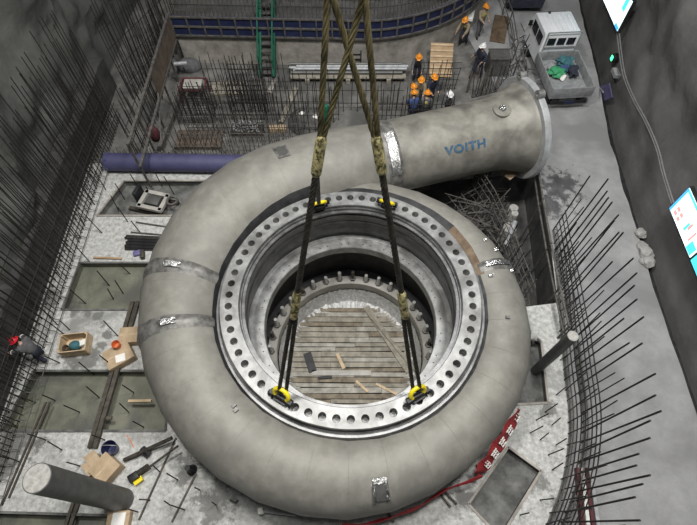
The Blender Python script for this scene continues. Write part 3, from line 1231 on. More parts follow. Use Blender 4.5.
# pit behind the blue pipe: rows of bars
random.seed(51)
rows = [(13.85, -9.6, -3.6, .115, .55, .75, 'low dense rebar comb along the back of the blue pipe', 'rebar_grey', 0),
        (14.35, -7.4, -2.2, .165, 1.1, 1.7, 'rebar row just behind the rebar comb and blue pipe', 'rebar_grey', 0),
        (15.4, -6.9, -1.2, .21, 1.6, 2.6, 'rebar row behind the casing among steel frames and pallets', 'rebar', 0),
        (14.9, -7.2, -1.8, .19, 1.3, 2.1, 'rebar row between the tray of metal scrap and the reddish work stand', 'rebar_grey', 0),
        (16.2, -6.8, -.4, .23, 1.5, 2.4, 'rebar row standing across the middle of the far pit', 'rebar', 0),
        (18.3, -6.6, -2.6, .26, 1.2, 2.0, 'rebar row standing at the foot of the green stairs', 'rebar', 0),
        (16.9, -6.4, 2.4, .33, 1.5, 2.3, 'rebar row standing before the silver pipe bundle', 'rebar', 0),
        (15.6, 0.9, 4.4, .17, 1.8, 2.6, 'rebar grid between the wire ropes and the group of workers', 'rebar', 1),
        (18.2, 3.2, 5.0, .16, 1.0, 1.7, 'rebar grid standing before the plywood panel', 'rebar', 1)]
for Y, xa, xb, st_, h0, h1, lab, mm, grid in rows:
    t = thing('rebar_mat', lab, 'rebar', ((xa + xb) / 2, Y, 0))
    x = xa
    cnt = 0
    while x < xb and cnt < 98:
        vbar(t, x, Y + random.uniform(-.1, .1), 0, random.uniform(h0, h1), .016, (random.uniform(-.08, .08), random.uniform(-.08, .12)), M[mm])
        x += st_ * random.uniform(.8, 1.2)
        cnt += 1
    for z in ((.25, .5) if h1 < 1 else ((.4, 1.1) if not grid else (.3, .6, .9, 1.2, 1.5))):
        hbar(t, [(xa, Y, z), (xb, Y, z)], .016, M[mm])
# dense column cages
for (u, v, w, d, h, n, lab) in ((252, 112, 1.5, 1.0, 2.4, 11, 'dense dark rebar column cage left of the green stairs'), (199, 115, 1.5, 1.2, 1.2, 8, 'low rebar box frame between blue pipe and far concrete wall')):
    p = at(u, v)
    t = thing('rebar_cage', lab, 'rebar', p)
    for i in range(n):
        for j in (0, .5, 1):
            vbar(t, p.x - w / 2 + w * i / (n - 1), p.y - d / 2 + d * j, 0, h * random.uniform(.85, 1.1), .018, (random.uniform(-.05, .05), 0))
    for z in [h * k / 9 for k in range(1, 9)]:
        lp = [(p.x - w / 2, p.y - d / 2, z), (p.x + w / 2, p.y - d / 2, z), (p.x + w / 2, p.y + d / 2, z), (p.x - w / 2, p.y + d / 2, z), (p.x - w / 2, p.y - d / 2, z)]
        hbar(t, lp, .014)
# bars above the formwork on the deck
t = thing('rebar_mat', 'tall rebar curtain rising above the dark blue formwork', 'rebar', (-1, 20.6, 2.2))
for i, (p, d) in enumerate(along(wl, .185)):
    if i < 98:
        n_ = Vector((d.y, -d.x)) * -.28
        vbar(t, p.x + n_.x, p.y + n_.y, 2.2, 2.2 + random.uniform(1.3, 1.9), .017, (0, random.uniform(-.05, .1)), M['rebar_grey'])
for z in (2.75, 3.1, 3.45):
    hbar(t, [(x, y + .28, z) for x, y in wl[:22]], .018)
t = thing('rebar_mat', 'farther rebar curtain on the dark deck behind the formwork', 'rebar', (-1, 22, 2.2))
for i in range(80):
    vbar(t, -7.5 + i * .19, 21.6 + random.uniform(-.2, .2), 2.2, 4.0 + random.uniform(-.4, .4), .017, (random.uniform(-.1, .1), 0), M['rebar_grey'])
for z in (2.6, 3.0, 3.4):
    hbar(t, [(-7.5, 21.6, z), (7.6, 21.6, z)], .018)

# ------------------------------------------------------------------ brown formwork wall at left and its rails
fm = thing('formwork_panel', 'brown plywood formwork panel with steel edge rails at the far left', 'formwork', (-7.95, 16, 1.0))
part('plywood_face', MB().box((-7.95, 18.2, 1.9), (.05, 3.9, 1.15)), M['brown_ply'], fm)
for z in (1.32, 2.5):
    part('edge_rail', MB().box((-7.95, 16.3, z), (.10, 7.8, .08)), M['rebar_grey'], fm)
for y in (12.5, 14.0, 15.6, 17.2, 18.8, 20.0):
    part('upright', MB().box((-8.02, y, 1.25), (.07, .07, 2.5)), M['rebar_grey'], fm)
part('brace', MB().bar((-7.9, 14.2, 0), (-8, 17.5, 2.4), .06, .06), M['rebar_grey'], fm)
random.seed(61)
t = thing('rebar_mat', 'dark rebar screen behind the brown plywood formwork panel', 'rebar', (-8.6, 16.5, 0))
for i in range(40):
    vbar(t, -8.6 + random.uniform(-.1, .1), 13.6 + i * .19, 0, random.uniform(2.2, 3.4), .017, (random.uniform(-.1, .1), random.uniform(-.1, .1)))
for z in (.5, 1.2, 1.9):
    hbar(t, [(-8.6, 13.6, z), (-8.6, 21.2, z)])
t = thing('rebar_mat', 'tall dark rebar screen against the far left corner of the rock wall', 'rebar', (-9.3, 18, 0))
for i in range(44):
    vbar(t, -9.9 + .045 * i, 17.6 + .10 * i + random.uniform(-.1, .1), 0, random.uniform(3.4, 5.2), .018, (random.uniform(-.15, .15), random.uniform(-.1, .1)))
for z in (.8, 1.7, 2.6, 3.4):
    hbar(t, [(-9.9, 17.6, z), (-8.0, 22, z)])
p = at(156, 137, .2)
solo('cloth_rag', MB().sphere((p.x, p.y, .42), .28, 12, 8, (.9, .7, 1.5)), M['maroon'], 'dark maroon cloth bundle hanging beside the blue pipe end', 'cloth')

# ------------------------------------------------------------------ blue pipe
a, b = at(108, 162, .38), at(255, 164, .38)
bp = thing('blue_pipe', 'long violet blue pipe lying behind the pale floor on the left', 'pipe', a - Vector((0, 0, .38)))
part('pipe_wall', MB().tube([a, b], .37, 24), M['bluepipe'], bp)
part('end_cap', MB().tube([a - Vector((.06, 0, 0)), a + Vector((.12, 0, 0))], .40, 6), M['bluepipe'], bp)

# ------------------------------------------------------------------ green stairs
g = thing('steel_stair', 'green steel stair flight climbing the far concrete wall', 'stairs', at(268, 76))
b0, b1 = at(267.5, 78), aty(267.5, -5, 20.9)
for s in (-1, 1):
    part('stringer', MB().bar(b0 + Vector((s * .31, 0, .1)), b1 + Vector((s * .31, 0, .1)), .14, .24), M['green'], g)
    part('handrail', MB().tube([b0 + Vector((s * .33, 0, .95)), b1 + Vector((s * .33, 0, .95))], .035, 8), M['green'], g)
    for k in (.05, .35, .65, .95):
        c = b0.lerp(b1, k) + Vector((s * .33, 0, 0))
        part('baluster', MB().tube([c + Vector((0, 0, .1)), c + Vector((0, 0, .95))], .025, 6), M['green'], g)
for k in range(11):
    c = b0.lerp(b1, (k + .5) / 11)
    part('tread', MB().box(c + Vector((0, 0, .12)), (.52, .24, .04)), M['rebar_grey'], g)

# ------------------------------------------------------------------ silver pipe bundle on timber
GP = 'silver pipes stacked before the far wall'
pb = at(348, 76)
random.seed(71)
solo('timber_rack', MB().box((pb.x - 1.9, pb.y + .05, .12), (.2, 1.3, .24)).box((pb.x, pb.y + .05, .12), (.2, 1.3, .24)).box((pb.x + 1.9, pb.y + .05, .12), (.2, 1.3, .24)).box((pb.x, pb.y - .35, .26), (5.4, .3, .05)),
     M['plank'], 'timber bearers under the silver pipes before the far wall', 'timber bearers')
for k in range(7):
    y = pb.y - .22 + (k % 4) * .17 + (k // 4) * .085
    z = .37 + (k // 4) * .14
    xs_ = random.uniform(-.2, .2)
    solo('steel_pipe', MB().tube([(pb.x - 2.6 + xs_, y, z), (pb.x + 2.6 + xs_, y, z)], .075, 10), M['silver'] if k % 3 else M['colpipe'],
         'long steel pipe in the stack on timber bearers before the far wall', 'pipe', GP)

# ------------------------------------------------------------------ floor pieces in the back pit
def pallet(name, u, v, w, d, rz, label, m=None, h=.16):
    p = at(u, v)
    t = thing(name, label, 'pallet', p, rz)
    n = max(3, int(w / .22))
    for i in range(n):
        part('deck_board', MB().box((-w / 2 + w * (i + .5) / n, 0, h - .015), (w / n - .04, d, .03)), m or M['plank'], t, False)
    for k in (-1, 0, 1):
        part('bearer', MB().box((0, k * (d / 2 - .06), (h - .03) / 2), (w, .1, h - .03)), m or M['plank'], t, False)


pallet('pallet', 228, 90, 1.5, .9, .05, 'grey slatted pallet lying left of the dark rebar column cage')
pallet('pallet', 200, 141, 2.0, 1.0, 0, 'long low dark pallet behind the blue pipe', M['brown_ply'])
p = at(248, 131)
t = thing('scrap_tray', 'steel tray full of shiny metal scrap behind the casing', 'tray', p)
part('tray_body', MB().box((p.x, p.y, .10), (1.35, .7, .2)), M['channel'], t)
random.seed(81)
mb = MB()
for i in range(70):
    c = Vector((p.x + random.uniform(-.6, .6), p.y + random.uniform(-.3, .3), .24 + random.uniform(0, .06)))
    mb.box(c, (random.uniform(.06, .22), .04, .03), Matrix.Rotation(random.uniform(0, PI), 4, 'Z') @ Matrix.Rotation(random.uniform(-.4, .4), 4, 'Y'))
o = part('metal_scrap', mb, M['silver'], t)
o['kind'] = 'stuff'
p = at(278, 131)
solo('timber_block', MB().box((p.x, p.y, .12), (.75, .30, .24), .05, .02), M['card'], 'pale timber block beside the tray of scrap', 'timber')
p = at(272, 88)
solo('foam_sheet', MB().box((p.x, p.y, .05), (.22, .8, .1), -.2, .01), M['wallc'], 'pale sheet at the foot of the green stairs', 'sheet')
p = at(283, 108)
solo('timber_plank', MB().bar(at(281, 122, .1), at(296, 88, .1), .22, .06), M['plank'], 'long grey plank leading to the green stairs', 'plank')
t = thing('work_stand', 'reddish steel work stand with pale panel left of the dark rebar column cage', 'frame', at(197, 97))
p = at(197, 97)
for a, b in (((-.55, -.4), (.55, -.4)), ((.55, -.4), (.55, .4)), ((.55, .4), (-.55, .4)), ((-.55, .4), (-.55, -.4))):
    part('frame_bar', MB().bar((p.x + a[0], p.y + a[1], .7), (p.x + b[0], p.y + b[1], .7), .07, .07), M['maroon'], t)
for a in ((-.55, -.4), (.55, -.4), (.55, .4), (-.55, .4)):
    part('frame_leg', MB().bar((p.x + a[0], p.y + a[1], 0), (p.x + a[0], p.y + a[1], .7), .06, .06), M['maroon'], t)
part('panel', MB().box((p.x, p.y, .74), (.8, .6, .03)), M['liner'], t)
solo('steel_beam', MB().bar(at(186, 78, .3), at(160, 148, .3), .16, .2), M['rebar_grey'], 'grey steel beam slanting from the far wall to the blue pipe', 'beam')
solo('pipe_piece', MB().tube([at(174, 64, .9), at(187, 63, .9)], .09, 10).bar(at(181, 63, 0), at(181, 63, .9), .06, .06), M['silver'], 'short silver pipe on a stand beside the brown formwork panel', 'pipe')
solo('tarpaulin_heap', MB().sphere((at(190, 68).x, at(190, 68).y, .1), .5, 14, 8, (1.2, .8, .8)), M['grey_cloth'], 'grey tarpaulin heap at the foot of the far wall', 'tarpaulin')
solo('manhole_mound', MB().lathe([(.0001, .55), (.5, .5), (.8, .2), (.9, 0)], (at(308, 122).x, at(308, 122).y, 0), 24), M['deckc'], 'dark rounded hood behind the casing near the left wire rope', 'hood')
solo('gas_bottle', MB().lathe([(.0001, 1.2), (.1, 1.18), (.16, 1.0), (.16, 0)], (at(327, 126).x, at(327, 126).y, 0), 16), M['green'], 'dark green gas bottle standing behind the left wire rope', 'gas bottle')
for u, v, lab in ((303, 122, 'white sack behind the casing beside the dark hood'), (316, 125, 'white sack leaning near the left wire rope')):
    p = at(u, v)
    solo('sack', MB().sphere((p.x, p.y, .3), .24, 12, 8, (.8, .7, 1.2)), M['paper'], lab, 'sack')
t = thing('step_ladder', 'small dark ladder leaning on the curved far wall', 'ladder', at(356, 64))
p = at(356, 66)
for s in (-1, 1):
    part('ladder_rail', MB().bar((p.x + s * .22, p.y - .15, 0), (p.x + s * .22, p.y + .05, 1.0), .05, .05), M['dark'], t)
for k in range(4):
    part('rung', MB().bar((p.x - .22, p.y - .12 + .05 * k, .2 + .23 * k), (p.x + .22, p.y - .12 + .05 * k, .2 + .23 * k), .04, .04), M['dark'], t)

# plywood panel, metal box, rack
t = thing('plywood_panel', 'light brown plywood panel with battens leaning by the group of workers', 'panel', at(441, 78))
a0_, a1_ = at(440, 78), at(442, 44, .9)
dirv = (a1_ - a0_)
q3 = dirv.to_track_quat('Y', 'Z').to_matrix().to_4x4()
part('sheet', MB().box((a0_ + a1_) / 2 + Vector((0, 0, .05)), (1.05, dirv.length, .05), q3), M['ply'], t)
for k in range(6):
    c = a0_.lerp(a1_, (k + .5) / 6) + Vector((0, 0, .10))
    part('batten', MB().box(c, (1.05, .08, .06), q3), M['timber'], t)
t = thing('steel_bin', 'dark open steel bin standing at the corner of the walkway', 'bin', at(495, 72))
p = at(495, 72)
part('bin_body', MB().box((p.x, p.y, .5), (.95, .7, .9)), M['colpipe'], t)
for s in (-1, 1):
    part('bin_rim', MB().bar((p.x - .5, p.y + s * .36, .97), (p.x + .5, p.y + s * .36, .97), .06, .06), M['rebar_grey'], t)
part('bin_lid', MB().box((p.x, p.y, .96), (.9, .66, .03)), M['deckc'], t)
# leaning tube bundles beyond pipe
random.seed(91)
t = thing('rebar_mat', 'leaning rebar bundle between inlet pipe and steel bin', 'rebar', at(480, 90))
for i in range(26):
    p = at(472 + i * 1.5, 98 - i * .4)
    vbar(t, p.x, p.y, 0, random.uniform(.9, 1.5), .02, (random.uniform(-.1, .1), random.uniform(.1, .4)), M['rebar_grey'] if i % 3 else M['rebar'])
for z in (.3, .7):
    hbar(t, [at(472, 98, z), at(511, 88, z)], .018)
t = thing('scaffold_tangle', 'tangle of grey scaffold tubes beside the inlet pipe end', 'scaffold', at(515, 70))
for i in range(34):
    p = at(random.uniform(505, 530), random.uniform(40, 86), 0)
    d = Vector((random.uniform(-.7, .7), random.uniform(-.8, .8), random.uniform(.1, .9)))
    part('scaffold_tube', MB().tube([p + Vector((0, 0, .05)), p + d + Vector((0, 0, .1))], .026, 6), M['rebar_grey'] if i % 3 else M['silver'], t)
t = thing('guard_rail', 'thin pale pipe rail between walkway and truck lane', 'rail', at(506, 25))
for z in (.5, 1.0):
    part('rail', MB().tube([at(497, 0, 0) + Vector((0, 0, z)), at(507, 30, 0) + Vector((0, 0, z)), at(512, 62, 0) + Vector((0, 0, z))], .03, 6), M['rebar_grey'], t)
for u, v in ((497, 0), (502, 15), (507, 30), (512, 62)):
    part('post', MB().tube([at(u, v), at(u, v) + Vector((0, 0, 1.0))], .03, 6), M['rebar_grey'], t)
solo('rust_sheet', MB().bar(at(497, 42, .05), at(502, 16, .05), .75, .05), M['rust'], 'rust brown steel sheet on the walkway floor', 'sheet')
solo('white_tube', MB().bar(at(470, 20, .9), at(476, -4, .9), .25, .12).bar(at(472, 14, 0), at(472, 14, .9), .06, .06), M['paper'], 'pale rolled sheet on a stand beside the blue formwork', 'roll')
for u0, v0, u1, v1, lab in ((467, 92, 477, 55, 'dark steel bar slanting over the walkway near the white helmeted worker'), (482, 90, 492, 66, 'dark steel tube slanting beside the steel bin')):
    solo('steel_bar', MB().tube([at(u0, v0, .03), at(u1, v1, .6)], .05, 8), M['channel'], lab, 'bar')

# ------------------------------------------------------------------ steel columns
def column(base_px, top_px, r, zt, label, z0=0.0):
    p = at(*base_px, z0)
    t = thing('pipe_column', label, 'column', p)
    q2 = at(*top_px, zt)
    n = 32
    part('pipe_wall', MB().tube([p, q2], r, n), M['colpipe'], t)
    d = (q2 - p).normalized()
    part('concrete_fill', MB().tube([q2 - d * .02, q2 + d * .012], r * .93, n), M['colcap'], t)


def col_top(base, u):
    return None


# right slim column: foot (535,371) top (574,336);  left thick column: foot (125,497) top (38,478)
bR = at(535, 371, -.3)
column((535, 371), (573, 336), .155, 3.1, 'slim dark steel pipe column beside the curved rebar mat', -.3)
column((123, 500), (37, 478), .315, 4.1, 'thick grey steel pipe column with a pale concrete filled top')

# ------------------------------------------------------------------ things on the pale floor
def crate(u, v, rz, w, d, h, label):
    p = at(u, v)
    t = thing('wooden_crate', label, 'crate', p, rz)
    part('crate_base', MB().box((0, 0, .02), (w, d, .04)), M['timber'], t, False)
    for s in (-1, 1):
        for k in range(2):
            part('side_board', MB().box((0, s * d / 2, .04 + h * (k + .5) / 2), (w, .03, h / 2 - .02)), M['timber'], t, False)
            part('side_board', MB().box((s * w / 2, 0, .04 + h * (k + .5) / 2), (.03, d, h / 2 - .02)), M['timber'], t, False)
    for sx_ in (-1, 1):
        for sy in (-1, 1):
            part('corner_post', MB().box((sx_ * (w / 2 - .04), sy * (d / 2 - .04), h / 2 + .04), (.06, .06, h)), M['timber'], t, False)
    return p


p = crate(79, 347, .12, .85, .62, .42, 'open wooden crate holding hardware on the pale floor')
solo('canvas_bundle', MB().sphere((p.x - .02, p.y - .02, .20), .17, 12, 8, (1.2, 1, .95)), M['teal'], 'grey green bundle inside the open wooden crate', 'bundle')
solo('paper_parcel', MB().box((p.x + .24, p.y + .08, .16), (.26, .2, .22), .4, .02), M['paper'], 'pale parcel inside the open wooden crate', 'parcel')
solo('brown_pot', MB().lathe([(.0001, .05), (.08, .05), (.10, .22), (.11, .23), (.10, 0)], (p.x - .30, p.y - .12, .04), 14), M['rust'], 'brown pot inside the open wooden crate', 'pot')


def carton(u, v, rz, w, d, h, label, m=None):
    p = at(u, v)
    t = thing('carton', label, 'box', p, rz)
    part('box_body', MB().box((0, 0, h / 2), (w, d, h), None, .01), m or M['card'], t, False)
    part('tape_strip', MB().box((0, 0, h + .003), (w * .98, .06, .006)), M['timber'], t, False)
    return p


p = carton(122, 358, .6, .85, .70, .35, 'brown carton with orange pot and white paper on top')
solo('orange_pot', MB().lathe([(.0001, .02), (.10, .02), (.125, .22), (.135, .22), (.11, 0)], (p.x - .05, p.y + .28, .357), 18), M['orange'], 'orange pot standing on a brown carton', 'pot')
solo('paper_sheet', MB().box((p.x + .12, p.y - .12, .362), (.30, .26, .008), .35), M['paper'], 'white paper sheet lying on a brown carton', 'paper')
carton(132, 338, .08, .62, .55, .32, 'pale brown carton half under the casing')
pk = carton(110, 470, .95, .66, .64, .42, 'square brown carton beside the dark blue bucket')
t = thing('carton', 'small opened carton with flaps left of the square brown carton', 'box', at(99, 464), .8)
part('box_body', MB().box((0, 0, .13), (.34, .44, .26)), M['card'], t, False)
part('flap', MB().box((-.25, 0, .25), (.18, .42, .012), Matrix.Rotation(.5, 4, 'Y')), M['card'], t, False)
part('flap', MB().box((0, .28, .26), (.33, .16, .012), Matrix.Rotation(.6, 4, 'X')), M['card'], t, False)
solo('hand_tool', MB().tube([at(95, 470, .3), at(100, 465, .34)], .035, 8), M['black'], 'dark hand tool on the small opened carton', 'tool')
p = at(114, 450)
t = thing('bucket', 'dark blue bucket standing beside the square brown carton', 'bucket', p)
part('bucket_body', MB().lathe([(.0001, .02), (.15, .02), (.21, .38), (.225, .38), (.225, .35), (.16, 0), (.0001, 0)], p, 24), M['bucket'], t)
part('bucket_handle', MB().tube([p + Vector((.22 * math.cos(w), .06, .37 + .10 * math.sin(w))) for w in [PI * i / 10 for i in range(11)]], .01, 6), M['silver'], t)
p = at(121, 521)
t = thing('carton', 'flat carton with pale lid at the bottom edge of the floor', 'box', p, .02)
part('box_body', MB().box((0, 0, .12), (.62, .5, .24), None, .01), M['card'], t, False)
part('lid_sheet', MB().box((.02, 0, .245), (.36, .4, .012)), M['paper'], t, False)
board((129, 401.5), (152, 401), .08, .08, M['timber'], 0.02, 'batten', 'short pale timber batten at the casing edge', 'batten')
board((94, 258), (122, 259), .07, .06, M['ply'], 0.02, 'batten', 'thin brown batten on the pale floor before the middle recess', 'batten')
board((135, 484), (143, 478), .14, .10, M['yellow'], 0.05, 'yellow_tool', 'yellow hoist handle lying by the thick pipe column', 'hoist')
board((127, 435), (134, 447), .02, .02, M['orange'], 0.0, 'orange_strap', 'thin orange strap on the pale floor', 'strap')
# channels and rails
t = thing('steel_channel', 'pair of brown steel channels lying across the recess edge to the casing', 'channel', at(115, 375))
for du in (0, 5):
    part('channel_bar', MB().bar(at(90 + du, 448, .08), at(133 + du, 302, .08), .13, .14), M['channel'], t)
part('cross_plate', MB().bar(at(103, 418, .06), at(112, 418, .06), .1, .06), M['channel'], t)
t = thing('steel_channel', 'short steel channel pair running in under the thick pipe column', 'channel', at(70, 515))
for du in (0, 5):
    part('channel_bar', MB().bar(at(66 + du, 525, .06), at(80 + du, 484, .06), .09, .1), M['channel'], t)
for (a, b, lab) in (((2, 505), (46, 402), 'long thin rail across the pale floor, the nearer to the rock wall'), ((9, 498), (50, 402), 'long thin rail across the pale floor, the farther from the rock wall'),
                    ((139, 520), (176, 438), 'thin rod lying on the floor right of the cartons'), ((172, 522), (196, 474), 'pair of thin timber strips running in under the near casing')):
    solo('floor_rail', MB().bar(at(*a, .03), at(*b, .03), .05, .05), M['channel'], lab, 'rail')
t = thing('turnbuckle', 'dark steel tie bar with turnbuckle running in under the casing', 'tie bar', at(150, 448))
part('bar', MB().tube([at(124, 460, .12), at(172, 438, .35)], .06, 8), M['channel'], t)
part('sleeve', MB().tube([at(142, 449, .15), at(149, 455, .15)], .11, 8), M['black'], t)
t = thing('chain_hoist', 'chain lever hoist with tie rod behind the thick pipe column', 'hoist', at(130, 480))
part('rod', MB().tube([at(130, 481, .12), at(178, 446, .5)], .035, 8), M['channel'], t)
part('hoist_body', MB().box(at(134, 477, .16), (.3, .22, .22), .6, .03), M['black'], t)
part('sleeve', MB().tube([at(138, 473, .2), at(148, 466, .28)], .08, 8), M['channel'], t)
# machine frame and bar bundle beside the casing
p = at(155, 207, -.3)
t = thing('machine_frame', 'pale steel machine frame on a dark skid in the farthest recess', 'machine', p, -.25)
part('skid', MB().bar((-.9, -.35, .08), (.9, -.35, .08), .14, .16).bar((-.9, .35, .08), (.9, .35, .08), .14, .16), M['channel'], t, False)
for s in (-1, 1):
    part('frame_bar', MB().box((.1, s * .36, .42), (1.0, .16, .14)), M['liner'], t, False)
    part('frame_bar', MB().box((.1 + s * .45, 0, .42), (.16, .8, .14)), M['liner'], t, False)
part('motor', MB().box((.1, 0, .38), (.55, .42, .3), None, .04), M['colpipe'], t, False)
part('post', MB().box((-.65, .2, .4), (.14, .5, .6), None, .02), M['dark'], t, False)
part('wheel', MB().lathe([(.16, -.04), (.24, -.04), (.24, .04), (.16, .04)], (.85, .15, .5), 18, closed=True), M['rebar_grey'], t, False)
GB = 'dark steel bars beside the casing'
random.seed(101)
for k in range(9):
    a = at(124 + random.uniform(0, 4), 236 + k * 1.6, .06 + .03 * (k % 2))
    b = at(170, 238 + k * 1.5, .06 + .03 * (k % 2))
    solo('steel_bar', MB().bar(a, b, .075, .07), M['black'] if k > 1 else M['rebar'], 'black steel bar in the bundle lying before the farthest recess', 'bar', GB)
for (a, b, lab) in (((131, 232), (176, 236), 'thin dark rod lying just behind the black bar bundle'), ((136, 222), (182, 229), 'grey flat bar lying along the farthest recess edge')):
    solo('steel_rod', MB().tube([at(*a, .05), at(*b, .05)], .03, 6), M['rebar_grey'], lab, 'rod')
p = at(138, 254)
solo('blue_pouch', MB().box((p.x, p.y, .06), (.3, .22, .12), .3, .03), M['purple'], 'small violet blue pouch on the pale floor near the black bar bundle', 'pouch')
p = at(143.5, 256)
solo('steel_wedge', MB().box((p.x, p.y, .1), (.14, .34, .2), .2, .01), M['channel'], 'dark steel wedge beside the violet blue pouch', 'wedge')
# pipe end by the recess on the right
t = thing('hose_bend', 'pale bent pipe rising from the floor between casing and slim column', 'pipe', at(537, 338))
part('pipe_wall', MB().tube(smooth_path([at(533, 343, .02), at(533, 340, .35), at(537, 338, .42), at(540, 342, .05)], 5), .05, 8), M['colcap'], t)

# ------------------------------------------------------------------ red banner along the casing foot
bpx = [(519, 411, 505, 431, .9), (512, 423, 499, 445, .8), (499, 447, 489, 463, .7), (487, 467, 479, 474, .55)]
ban = thing('red_banner', 'red cloth banner with white characters tied along the near right casing edge', 'banner', at(500, 450))
top = [(518, 408), (506, 425), (494, 443), (482, 461), (474, 472)]
bot = [(521, 411), (512, 433), (501, 451), (489, 468), (480, 477)]
tp = [at(u, v, 1.2) for u, v in top]
bt = [at(u, v, .55) for u, v in bot]
tps, bts = smooth_path(tp, 6), smooth_path(bt, 6)
vs, fs = [], []
for i, (a, b) in enumerate(zip(tps, bts)):
    for k in range(7):
        w = .025 * math.sin(i * .9 + k * .7)
        vs.append(a.lerp(b, k / 6) + Vector((w, -w, 0)))
for i in range(len(tps) - 1):
    for k in range(6):
        j = i * 7 + k
        fs.append((j, j + 1, j + 8, j + 7))
mb = MB().add(vs, fs)
cl = part('banner_cloth', mb, M['red'], ban, ang=80)
sol = cl.modifiers.new('thick', 'SOLIDIFY')
sol.thickness = .012
# white characters: strokes lying on the cloth (too small to read in the photo)
random.seed(111)
mb = MB()
nS = len(tps)


def onban(s, t_):
    x = min(max(s, 0), nS - 1.001)
    i = int(x)
    f = x - i
    a = tps[i].lerp(tps[i + 1], f)
    b = bts[i].lerp(bts[i + 1], f)
    p = a.lerp(b, t_)
    d = (tps[i + 1] - tps[i]).cross(bts[i] - tps[i]).normalized()
    if d.y > 0:
        d = -d
    return p + d * .045


for ci, s0 in enumerate((1.2, 5.0, 8.8, 12.6, 16.4)):
    wd = 2.4
    for a, b in (((0, .3), (1, .3)), ((.5, .2), (.5, .8)), ((.1, .5), (.9, .5)), ((.15, .78), (.95, .74)), ((.2, .25), (.15, .75)), ((.85, .3), (.9, .75))):
        if random.random() < .82:
            mb.bar(onban(s0 + wd * a[0], a[1]), onban(s0 + wd * b[0], b[1]), .035, .012)
part('banner_characters', mb, M['paper'], cl)
tail = [(480, 474, .85), (466, 480, .75), (447, 486, .7), (430, 496, .7), (415, 506, .7), (398, 512, .72), (380, 518, .75), (362, 522, .75), (340, 524, .75)]
pts = smooth_path([at(q2[0] + 2, q2[1] + 2, q2[2]) for q2 in tail], 5)
vs, fs = [], []
for i, p in enumerate(pts):
    w = .11 + .03 * math.sin(i * .7)
    a = .35 * math.sin(i * .35)
    up_ = Vector((0, math.sin(a), math.cos(a)))
    for k in range(5):
        vs.append(p + up_ * w * (k / 2 - 1) + Vector((0, -.04 * (1 - abs(k / 2 - 1)), 0)))
for i in range(len(pts) - 1):
    for k in range(4):
        j = i * 5 + k
        fs.append((j, j + 1, j + 6, j + 5))
tw = part('banner_tail', MB().add(vs, fs), M['red'], ban, ang=60, label='twisted red end of the banner without characters')
tw.modifiers.new('thick', 'SOLIDIFY').thickness = .012
for u, v in ((479, 470), (391, 517)):
    p = at(u, v, .75)
    part('tie', MB().bar(p + Vector((-.10, .1, .2)), p + Vector((.08, -.1, -.2)), .07, .05), M['channel'], ban)
t = thing('steel_bracket', 'small dark angle irons on the floor under the red banner', 'bracket', at(440, 498))
part('bar', MB().tube([at(445, 492, .1), at(457, 504, .1)], .03, 6).tube([at(440, 494, .1), at(451, 507, .1)], .03, 6), M['channel'], t)
t = thing('clamp', 'white clamp with a thin silver rod at the near casing foot', 'clamp', at(261, 511, .2))
part('clamp_block', MB().box(at(261, 511, .35), (.14, .16, .3), .2, .02), M['paper'], t)
part('rod', MB().tube([at(262, 511, .4), at(296, 515, .5)], .035, 8), M['silver'], t)
p = at(233, 501)
t = thing('angle_iron', 'dark angle iron on the floor under the near left casing edge', 'bracket', p)
part('bar', MB().bar(at(230, 500, .05), at(236, 503, .05), .06, .06).bar(at(236, 503, .05), at(238, 500, .05), .06, .06), M['black'], t)
p = at(193, 470, .2)
t = thing('jack', 'dark screw jack under the near left casing edge', 'jack', at(192, 470))
part('jack_body', MB().lathe([(.0001, .5), (.08, .5), (.09, .1), (.16, 0)], at(192, 470), 14), M['black'], t)

# ------------------------------------------------------------------ right wall: screens, cable, lamp, boards, rubble
WX = 11.0


def screen(y0, y1, z0, z1, label, blocks, WX=11.0):
    t = thing('display_screen', label, 'screen', (WX, (y0 + y1) / 2, z0), group=None)
    part('housing', MB().box((WX + .06, (y0 + y1) / 2, (z0 + z1) / 2), (.14, y1 - y0 + .08, z1 - z0 + .08)), M['dark'], t)
    part('lit_panel', MB().box((WX - .02, (y0 + y1) / 2, (z0 + z1) / 2), (.02, y1 - y0, z1 - z0)), M['scr_white'], t)
    for a, b, c, d, m in blocks:
        yy0, yy1 = y1 - (y1 - y0) * a, y1 - (y1 - y0) * b
        zz0, zz1 = z0 + (z1 - z0) * c, z0 + (z1 - z0) * d
        part('picture_block', MB().box((WX - .034, (yy0 + yy1) / 2, (zz0 + zz1) / 2), (.008, yy0 - yy1, zz1 - zz0)), M[m], t)
    for s in (y0 + .2, y1 - .2):
        part('wall_bracket', MB().box((WX + .25, s, (z0 + z1) / 2), (.3, .08, .3)), M['dark'], t)


screen(7.92, 9.88, 2.1, 3.2, 'bright lit screen with red and white blocks on the rock wall', [
    (0, .05, 0, 1, 'scr_blue'), (.12, .21, .10, .22, 'scr_red'), (.12, .21, .28, .40, 'scr_red'), (.25, .33, .10, .22, 'scr_red'), (.25, .33, .28, .40, 'scr_red'),
    (.55, .60, .35, .60, 'scr_red'), (.50, .55, .2, .5, 'scr_teal'), (.72, .76, .2, .6, 'scr_red'), (.8, .97, .02, .35, 'scr_teal'), (.05, .95, .92, 1, 'scr_teal')])
screen(5.9, 7.82, 2.1, 3.2, 'bright blue lit screen nearest the camera on the rock wall', [(0, .5, 0, .5, 'scr_teal'), (.05, .4, .5, .9, 'scr_blue')])
screen(19.1, 21.9, 2.4, 3.7, 'bright white lit screen at the far end of the rock wall', [(.82, .92, .55, .98, 'scr_teal'), (.0, .05, .2, 1, 'scr_teal'), (.86, 1, .0, .12, 'scr_blue')], 11.62)
